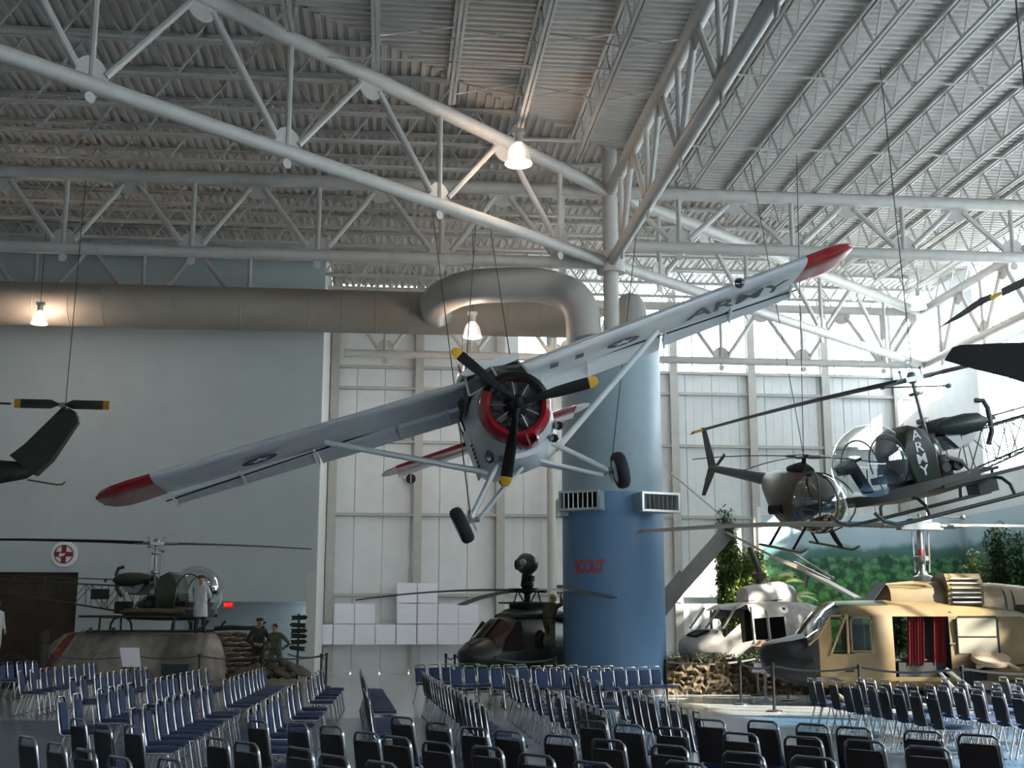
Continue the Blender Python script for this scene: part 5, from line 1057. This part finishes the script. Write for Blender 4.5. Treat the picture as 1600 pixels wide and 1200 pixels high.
figure('person in a white coat and brown cap, back turned, beside the olive helicopter', at(311, 39.95, mound_top-.02), pi+R(-10), pose(elL=(-.28, -.06, 1.16), wrL=(-.15, -.26, 1.10), haL=(-.1, -.33, 1.1), elR=(.27, -.08, 1.16), wrR=(.13, -.28, 1.08), haR=(.1, -.35, 1.08)), whitec, bootm, bootm, 'cap', .3, .15, extra=mat('cap_brown', (.09, .05, .035), .85), scale=1.02)
coat = [o for o in scene.objects if o.name.startswith('person')][-1]
m = MB(); m.rings([[V((.20*w*cos(q), .15*w*sin(q), z)) for q in [2*pi*k/18 for k in range(18)]] for z, w in ((1.15, .85), (.95, 1.0), (.7, 1.1), (.52, 1.15))], cap=False); m.build('coat_skirt', whitec, coat)
figure('soldier in camouflage climbing the side of the scout helicopter, arms raised to its mast', at(857, 36.2, 1.12), R(150), pose(pelvis=(0, 0, .90), waist=(0, -.06, 1.06), chest=(.02, -.2, 1.24), neck=(.03, -.28, 1.36), head=(.03, -.32, 1.42), crown=(.04, -.36, 1.53), shL=(-.17, -.2, 1.27), elL=(-.22, -.42, 1.33), wrL=(-.12, -.55, 1.5), haL=(-.1, -.58, 1.58), shR=(.2, -.2, 1.27), elR=(.24, -.44, 1.3), wrR=(.14, -.6, 1.42), haR=(.12, -.66, 1.48), knR=(.14, -.22, .58), anR=(.13, .0, .25), toR=(.14, -.12, .2)), cam_m, cam_m, bootm, None, 0, .2, extra=mat('blond_hair', (.30, .2, .1), .7))
figure('person in a white coat and wide brown hat standing at the very left edge', at(-8, 38.6, .85), R(60), pose(), whitec, whitec, bootm, 'cap', 0, 0, extra=mat('hat_brown', (.09, .06, .03), .85), scale=.98)
cr_ = thing('equipment_crate', 'dark crate under the white-coated person at the left edge', 'crate', at(-10, 38.6, 0)); m = MB(); m.box((0, 0, .42), (.9, .8, .8)); m.build('box', wood if 'wood' in globals() else bootm, cr_, smooth=0); m = MB(); m.box((0, 0, .83), (.96, .86, .04)); m.build('lid', bootm, cr_, smooth=0)
# ---------------------------------------------------------------- signpost, panels, posts near the mound
sg = thing('signpost', 'dark signpost with six weathered arrow boards at the right of the sandbags', 'signpost', at(466, 39.6, .24))
m = MB(); m.tube((0, 0, 0), (0, 0, 1.98), .035, n=8); m.build('post', bootm, sg)
wood = mat('dark_weathered_wood', (.035, .03, .025), .85, 0, .3, 6)
for k, (z, w, tl, s) in enumerate(((1.86, .52, .03, 1), (1.63, .5, -.05, -1), (1.46, .5, .02, 1), (1.30, .52, -.03, 1), (1.12, .52, .04, 1), (.93, .48, -.12, -1))):
    m = MB(); m.prism([(-.26*s, -.07), (.18*s, -.07), (.27*s, .0), (.18*s, .07), (-.26*s, .07), (-.22*s, 0)], lambda a, b, q: V((a*cos(tl)-b*sin(tl)+.02*s, -.05+q, z+a*sin(tl)+b*cos(tl))), 0, .03); m.build('arrow_board', wood, sg, smooth=0)
ip = thing('information_panel', 'tilted white information panel on a stand before the striped mound end', 'information panel', at(202, 37.0, 0), (0, 0, R(-8)))
m = MB(); m.add([(-.42, .30, 1.22), (.18, .30, 1.22), (.50, -.22, .68), (-.05, -.22, .68)], [(0, 1, 2, 3)]); m.add([(-.42, .30, 1.20), (.18, .30, 1.20), (.50, -.22, .64), (-.05, -.22, .64)], [(0, 1, 2, 3)]); m.build('panel', board, ip, smooth=0)
m = MB(); m.box((.22, -.23, .66), (.58, .02, .05)); m.build('panel_edge', mat('dark_red_edge', (.12, .02, .02), .5), ip, smooth=0); m = MB(); m.tube((.05, .05, 0), (.05, .05, .88), .03, n=8); m.box((.05, .05, .01), (.4, .3, .02)); m.build('stand', bootm, ip, smooth=0)
bx = thing('display_case', 'dark green boxy case standing before the mound', 'case', at(279, 37.4, 0)); m = MB(); m.box((0, 0, .36), (.78, .5, .72)); m.build('body', mat('case_green', (.03, .04, .04), .5), bx, smooth=0); m = MB(); m.box((0, 0, .74), (.82, .54, .05)); m.build('lid', mat('case_lid', (.04, .05, .05), .4), bx, smooth=0)
pst = thing('wooden_bollard', 'thick weathered wooden bollard left of the mound', 'bollard', at(69, 39.8, 0)); m = MB(); m.lathe([(.16, 0), (.155, .9), (.15, 1.62), (.13, 1.7)], n=18); m.build('post', mat('bollard_wood', (.07, .065, .055), .9, 0, .4, 5), pst); m = MB(); m.lathe([(.165, 1.3), (.165, 1.36)], n=18); m.build('rope_band', wood, pst)
wl_ = thing('cart_wheel', 'dark rubber wheel leaning in the shade at the left edge', 'wheel', at(22, 38.75, .52), (0, 0, R(15))); m = MB(); m.lathe([(.32, -.1), (.47, -.12), (.52, -.05), (.52, .05), (.47, .12), (.32, .1)], ax=(0, 1, 0), n=30); m.build('tyre', rubber, wl_); m = MB(); m.lathe([(.1, -.1), (.32, -.04), (.32, .04), (.1, .1)], ax=(0, 1, 0), n=24); m.build('hub', wood, wl_)
m = MB(); rr_ = random.Random(5)
tg = thing('fallen_log', 'rough log lying on top of the sandbag pile', 'log', at(378, 40.9, 1.78)); m.path([(-.9, 0, -.02), (-.4, .02, .02), (.1, 0, 0), (.7, .03, .02)], [.07, .08, .07, .06], 8); m.build('trunk', wood, tg); m = MB(); m.path([(.45, 0, .0), (.65, 0, .14), (.75, 0, .2)], [.04, .035, .03], 6); m.build('branch', wood, tg)
# ---------------------------------------------------------------- barrier posts with belts
postm = mat('barrier_black', (.012, .012, .013), .35); beltm = mat('belt_grey', (.10, .10, .10), .6)
def stanchion(loc, lab, nxt=None, h=1.02):
    t = thing('barrier_post', lab, 'barrier post', loc, group='black belt barrier posts')
    m = MB(); m.lathe([(.032, .03), (.032, h-.12), (.045, h-.11), (.045, h), (.03, h+.01)], n=12); m.build('post', postm, t)
    m = MB(); m.lathe([(.18, 0), (.175, .025), (.05, .05)], n=24); m.build('base', postm, t)
    if nxt is not None:
        d = V(nxt)-V(loc); N = 10; m = MB(); pts = [d*(i/N)+V((0, 0, h-.05-.10*4*(i/N)*(1-i/N))) for i in range(N+1)]
        for a_, b_ in zip(pts, pts[1:]): m.bar(a_, b_, .006, .045)
        m.build('belt', beltm, t, smooth=0)
    return t
yl = 38.4
chainL = [at(px, yl, 0) for px in (-60, 82, 213, 313, 411, 503)]+[at(511, 39.6, 0), at(450, 41.0, 0)]
Ls = ['off the left edge', 'farthest left, near the cart wheel', 'beside the white tilted panel', 'in front of the mound middle', 'in front of the two soldiers', 'at the corner below the signpost', 'just right of the corner post below the signpost', 'behind the signpost']
for i, p in enumerate(chainL):
    if i == 0 or i == 7: continue
    stanchion(p, 'black barrier post of the left display, '+Ls[i], chainL[i+1])
chM = [at(697, 38.6, 0), at(711, 37.5, 0), at(774, 35.0, 0), at(868, 34.8, 0)]
for i, p in enumerate(chM): stanchion(p, 'black barrier post before the scout helicopter, '+['farthest left', 'second from the left', 'in front of its nose', 'beside the drum'][i], chM[i+1] if i < 3 else None)
gz = lambda px, py: on_z(px, py, 0)
B_ = [gz(1042, 1098), gz(1184, 1087), gz(1232, 1095)]; stanchion(B_[0], 'black barrier post directly right of the drum foot', B_[1]); stanchion(B_[1], 'black barrier post behind the small lectern sign', None); stanchion(B_[2], 'black barrier post under the tan helicopter nose', None)
C_ = [gz(1158, 1101), gz(1210, 1112), gz(1346, 1117), gz(1508, 1122), gz(1710, 1127)]
for i in range(4): stanchion(C_[i], 'black barrier post before the tan helicopter, '+['free standing left of its nose', 'in front of its nose tip', 'in front of its cockpit door', 'in front of its cargo window'][i], C_[i+1])
ls = thing('lectern_sign', 'small pale lectern sign on a grey post by the tan helicopter nose', 'sign', gz(1197, 1096)); m = MB(); m.lathe([(.25, 0), (.24, .02), (.08, .09), (.035, .12), (.035, .80)], n=24); m.build('post', mat('grey_post', (.3, .33, .36), .4), ls); m = MB(); m.add([(-.35, -.14, .72), (.35, -.14, .72), (.25, .16, .92), (-.22, .16, .92)], [(0, 1, 2, 3)]); m.add([(-.35, -.14, .70), (.35, -.14, .70), (.25, .16, .90), (-.22, .16, .90)], [(0, 1, 2, 3)]); m.build('panel', board, ls, smooth=0)
fa = thing('fire_alarm_bell', 'small red alarm bell on the wall post right of the drum', 'alarm bell', on_b(1045, 928, BW-.4), (0, 0, AZ)); m = MB(); m.lathe([(.09, .12), (.11, .02), (.07, -.04)], ax=(0, 1, 0), n=18); m.build('bell', mat('bell_red', (.4, .01, .02), .3), fa)
eq = thing('wall_box', 'dark maroon box fixed to the wall left of the drum', 'box', on_b(872, 921, BW-.7), (0, 0, AZ)); m = MB(); m.box((0, 0, 0), (.6, .3, .35)); m.build('housing', mat('maroon_box', (.09, .02, .02), .5), eq, smooth=0); m = MB(); m.lathe([(.05, 0), (.07, .02), (.0, .03)], (-.12, -.1, .28), (0, -1, 0), 12); m.tube((-.12, -.05, .17), (-.12, -.05, .25), .02, n=6); m.build('gauge', alum, eq)
fn_ = thing('round_wall_fan', 'small dark round fan on a wall post left of the airplane', 'fan', on_b(642, 748, BW-.32), (0, 0, AZ)); m = MB(); m.lathe([(.2, .05), (.2, -.03), (.16, -.05)], ax=(0, 1, 0), n=24); m.build('housing', blackp, fn_); m = MB(); m.box((0, -.06, 0), (.03, .02, .36)); m.build('guard_bar', alum, fn_, smooth=0)
ce = thing('rigging_pole', 'slanting white pole with a cable in front of the wall right of the drum', 'pole', (0, 0, 0)); m = MB(); m.tube(on_b(1046, 737, BW-2), on_b(1135, 812, BW-2), .04, n=8); m.build('pole', steel, ce)
bd = thing('straw_hat', 'pale rope-tied straw hat bundle on the wreck seat', 'hat', on_y(1192, 1008, 36.2)); m = MB(); m.lathe([(.26, -.03), (.16, .02), (.1, .12), (.0, .14)], n=20); m.build('crown', mat('straw', (.5, .3, .18), .8), bd); m = MB(); m.path([(.2*cos(q*1.0), .2*sin(q), -.1-.05*sin(q*2.3)) for q in [k*.5 for k in range(26)]], .025, 6); m.build('rope_coil', mat('pale_rope', (.5, .42, .33), .8), bd)
# ---------------------------------------------------------------- stacking chairs
chrome = mat('chrome_tube', (.46, .45, .44), .24, 1.0); bluef = mat('blue_upholstery', (.020, .040, .105), .8, 0, .15, 20); darkv = mat('dark_brown_back_shell', (.022, .014, .012), .55); glide = mat('rubber_glide', (.03, .03, .03), .7)
def chair_proto():
    t = thing('stacking_chair', 'x', 'chair')
    def pad(m, x0, x1, y, z0, z1, r=.5): m.rings([[V((x0, -y+.03, z)) if 0 else V(p) for p in ()] for z in ()]) if 0 else None
    m = MB(); rs = []
    for x, k in ((-.20, .82), (-.17, .95), (.05, 1), (.2, .98), (.235, .85)): rs.append([V((x, y*.215*k, .445+z*.03*(.6+.4*k)+(.008 if abs(x) < .1 else 0))) for y, z in ((-1, -.5), (-.97, .6), (-.8, 1), (0, 1.25), (.8, 1), (.97, .6), (1, -.5), (0, -1))])
    m.rings(rs); m.build('seat', bluef, t)
    ln = math.tan(R(9)); bx_ = lambda z: -.19-(z-.46)*ln
    def panel(off, th): 
        out = []
        for z, w in ((.485, .90), (.50, .98), (.66, 1), (.80, .97), (.82, .86)): x = bx_(z)+off; out.append([V((x+th/2, -.172*w, z)), V((x+th/2+.012, 0, z)), V((x+th/2, .172*w, z)), V((x-th/2, .172*w, z)), V((x-th/2, 0, z)), V((x-th/2, -.172*w, z))])
        return out
    m = MB(); m.rings(panel(.012, .03)); m.build('backrest', bluef, t, smooth=50); m = MB(); m.rings(panel(-.012, .016)); m.build('back_shell', darkv, t, smooth=50)
    m = MB(); hp = [(.22, .195, .425), (-.15, .198, .425), (-.185, .195, .455), (bx_(.6), .192, .6), (bx_(.82), .186, .82), (bx_(.86), .172, .865), (bx_(.885), .135, .89)]
    pts = hp+[(x, -y, z) for x, y, z in hp[::-1]]; m.path(pts, .0125, 7); m.path([(.22, .195, .425), (.235, 0, .425), (.22, -.195, .425)], .011, 6); m.build('frame', chrome, t)
    for x, xe in ((.17, .25), (-.12, -.24)):
        for s in (-1, 1): m = MB(); m.path([(x, s*.19, .425), (xe, s*.205, .012)], .0115, 7); m.m = 1; m.lathe([(.016, 0), (.016, .02)], (xe, s*.205, 0), n=8); m.build('leg', [chrome, glide], t)
    return t
CH0 = chair_proto(); used = [False]; counts = {}
def chair(P, hd, lab, grp):
    """P = point of the hoop top (z .89); the chair origin lies in front of it"""
    f_ = V((cos(hd), sin(hd), 0)); loc = V((P.x, P.y, 0))+f_*.255
    if not used[0]: r_ = CH0; used[0] = True
    else:
        r_ = CH0.copy(); COL.objects.link(r_)
        for ch_ in CH0.children: c_ = ch_.copy(); COL.objects.link(c_); c_.parent = r_
    r_.location = loc; r_.rotation_euler = (0, 0, hd+random.uniform(-.02, .02)); r_['label'] = lab; r_['group'] = grp
allP = []
def row(desc, p0, p1, xs=None, n=None, hd=None, grp='stacking chairs facing the right'):
    """hoop tops lie on the image line p0-p1; desc names the row"""
    A, B = on_z(*p0, .89), on_z(*p1, .89); d = (B-A); hdg = hd if hd is not None else math.atan2(-d.x, d.y) if abs(d.y) > 0 else 0
    if xs: P = [on_z(x, p0[1]+(p1[1]-p0[1])*(x-p0[0])/(p1[0]-p0[0]), .89) for x in xs]
    else: P = [A.lerp(B, k/(n-1)) for k in range(n)]
    P.sort(key=lambda q: q.y); out = []
    dn_ = V((B.x-A.x, B.y-A.y, 0)).normalized(); 
    if dn_.y < 0: dn_ = -dn_
    last = None
    for q in P:                                   # neighbours keep a real chair's spacing
        if last is not None and (q-last).dot(dn_) < .455: q = last+dn_*.455
        out.append(q); last = q
    f_ = math.atan2(dn_.y, dn_.x)-pi/2 if hd is None else hd
    for k, q in enumerate(out):
        chair(q, f_, 'blue stacking chair, %s from the near end of %s' % (ordn[k], desc), grp); allP.append(q)
row('the row by the left edge', (15, 1035), (54, 1032.3), [2, 15, 30, 43, 54])
row('the second row from the left edge', (32, 1048.5), (148, 1034.5), [32, 50, 66, 75, 88, 100, 110, 119, 133, 141, 148])
row('the third row from the left edge', (112, 1059), (229, 1041), [112, 129, 150, 159, 170, 179, 191, 199, 212, 221, 229])
row('the fourth row from the left edge', (95, 1089), (323, 1044), [95, 119, 156, 173, 187, 203, 231, 245, 253, 263, 272, 283, 293, 302, 312, 323])
row('the fifth row from the left edge', (208, 1107), (411, 1043), [208, 227, 247, 261, 273, 285, 298, 316, 326, 350, 360, 367, 374, 382, 389, 395, 401, 406, 411])
row('the row ending below the soldiers', (389, 1108), (503, 1045), [389, 401, 416, 426, 435, 450, 457, 466, 479, 487, 493, 498, 503])
row('the farther row left of the aisle', (572, 1068), (563, 1046), n=10)
row('the nearer row left of the aisle', (576, 1093), (569, 1077), n=7)
row('the row right of the middle aisle', (755, 1103), (660, 1050), n=18)
row('the row left of the drum foot', (942, 1110), (794, 1053), [794, 800, 806, 817, 827, 838, 855, 872, 888, 902, 911, 921, 933, 942])
row('the row reaching the drum front', (1088, 1112), (891, 1051), [891, 902, 911, 919, 933, 967, 982, 993, 1005, 1017, 1035, 1052, 1069, 1088])
g2 = 'stacking chairs before the tan helicopter'
row('the first row before the tan helicopter', (1455, 1084), (1267, 1060), [1267, 1278, 1300, 1321, 1336, 1360, 1378, 1402, 1428, 1455], grp=g2)
row('the second row before the tan helicopter', (1590, 1084), (1343, 1059), [1343, 1360, 1383, 1407, 1425, 1451, 1472, 1497, 1526, 1558, 1590], grp=g2)
row('the third row before the tan helicopter', (1588, 1072), (1476, 1060), [1476, 1502, 1528, 1556, 1588], grp=g2)
row('the last row before the tan helicopter', (1593, 1060.5), (1567, 1058), [1567, 1593], grp=g2)
g3 = 'stacking chairs in short rows facing the camera'
for desc, xs, y0, y1 in (('the leftmost short row facing the camera', (662, 683, 697, 713), 1039, 1037.4), ('the second short row facing the camera', (722, 743, 759, 774, 790, 806), 1041.2, 1038.4), ('the short row before the scout helicopter', (789, 806, 824, 841, 857, 871, 885), 1042.8, 1039.6), ('the short row left of the drum', (861, 880, 896, 912, 926, 938), 1044.4, 1040.2), ('the short row before the drum', (934, 949, 967, 984, 1003, 1017), 1044.8, 1041.6)):
    Pm = on_z((xs[0]+xs[-1])/2, (y0+y1)/2, .89); L_ = max(.455*(len(xs)-1), (on_z(xs[-1], y1, .89)-on_z(xs[0], y0, .89)).length); dr_ = V((sin(R(43)), cos(R(43)), 0))
    for k, x in enumerate(xs):
        P = Pm+dr_*(L_*(k/(len(xs)-1)-.5)); chair(P, R(-43), 'blue stacking chair, %s from the left in %s' % (ordn[k], desc), g3); allP.append(P)
g4 = 'dark-backed chairs turned away nearest the camera'
near = {'the back row of the three nearest': [(122, 1124), (160, 1132), (208, 1135), (403, 1127), (465, 1131), (517, 1135), (628, 1121), (684, 1130), (740, 1138), (794, 1143), (926, 1127), (982, 1133), (1049, 1138), (1110, 1125), (1192, 1127), (1269, 1132), (1333, 1137), (1441, 1143), (1528, 1149)],
 'the middle row of the three nearest': [(43, 1152), (88, 1162), (340, 1154), (384, 1161), (572, 1145), (619, 1152), (682, 1161), (761, 1168), (874, 1150), (949, 1157), (1045, 1166), (1155, 1146), (1253, 1152), (1350, 1158), (1448, 1168)],
 'the front row of the three nearest': [(133, 1172), (186, 1184), (265, 1187), (468, 1170), (521, 1182), (595, 1192), (837, 1180), (925, 1192), (1160, 1177), (1270, 1184), (1072, 1192)]}
for desc, ps in near.items():
    ps = sorted(ps)
    for k, (x, y) in enumerate(ps):
        P = on_z(x, y, .89); chair(P, R(40), 'dark-backed stacking chair, %s from the left in %s' % (ordn[k], desc), g4); allP.append(P)

# ---------------------------------------------------------------- unseen trees added outside the right windows to dapple the sun
def sun_dapple_tree(px, b, h, w, sd_):
    random.seed(sd_); base = G(RW+7.5+px, b, 0); t = thing('sun_dapple_tree', 'unseen leafy tree added outside the right windows to dapple the sun', 'tree', base, group='unseen trees added to dapple the sun')
    m = MB(); m.path([(0, 0, -.0), (.1, 0, h*.5), (0, .1, h*.9)], [.3, .2, .06], 8); m.build('trunk', barkm, t)
    m = MB(); leaves(m, (0, 0, h*.78), (w, w, h*.27), 1500, .95, .24, .2); m.build('foliage', leafd, t, smooth=0)
for i, b in enumerate((-16, -11, -6, -1.5, 3)): sun_dapple_tree([.6, -.4, .8, 0, .5][i], b, 15.5+(i % 3), 2.5, 40+i)
# ---------------------------------------------------------------- light
w = bpy.data.worlds.new('world'); scene.world = w; w.use_nodes = True
bg = w.node_tree.nodes['Background']; bg.inputs[0].default_value = (.82, .93, 1.0, 1); bg.inputs[1].default_value = 13.5
sd = bpy.data.lights.new('sun', 'SUN'); so = bpy.data.objects.new('sun', sd); COL.objects.link(so)
sd.energy = 30; sd.angle = R(.6); sd.color = (1, .95, .85)
so.rotation_euler = V((-.75, .40, -.55)).to_track_quat('-Z', 'Y').to_euler()
vs = scene.view_settings; vs.view_transform = 'Standard'; vs.look = 'None'; vs.exposure = 0; vs.gamma = 1
scene.cycles.max_bounces = 8; scene.cycles.diffuse_bounces = 5; scene.cycles.transparent_max_bounces = 16
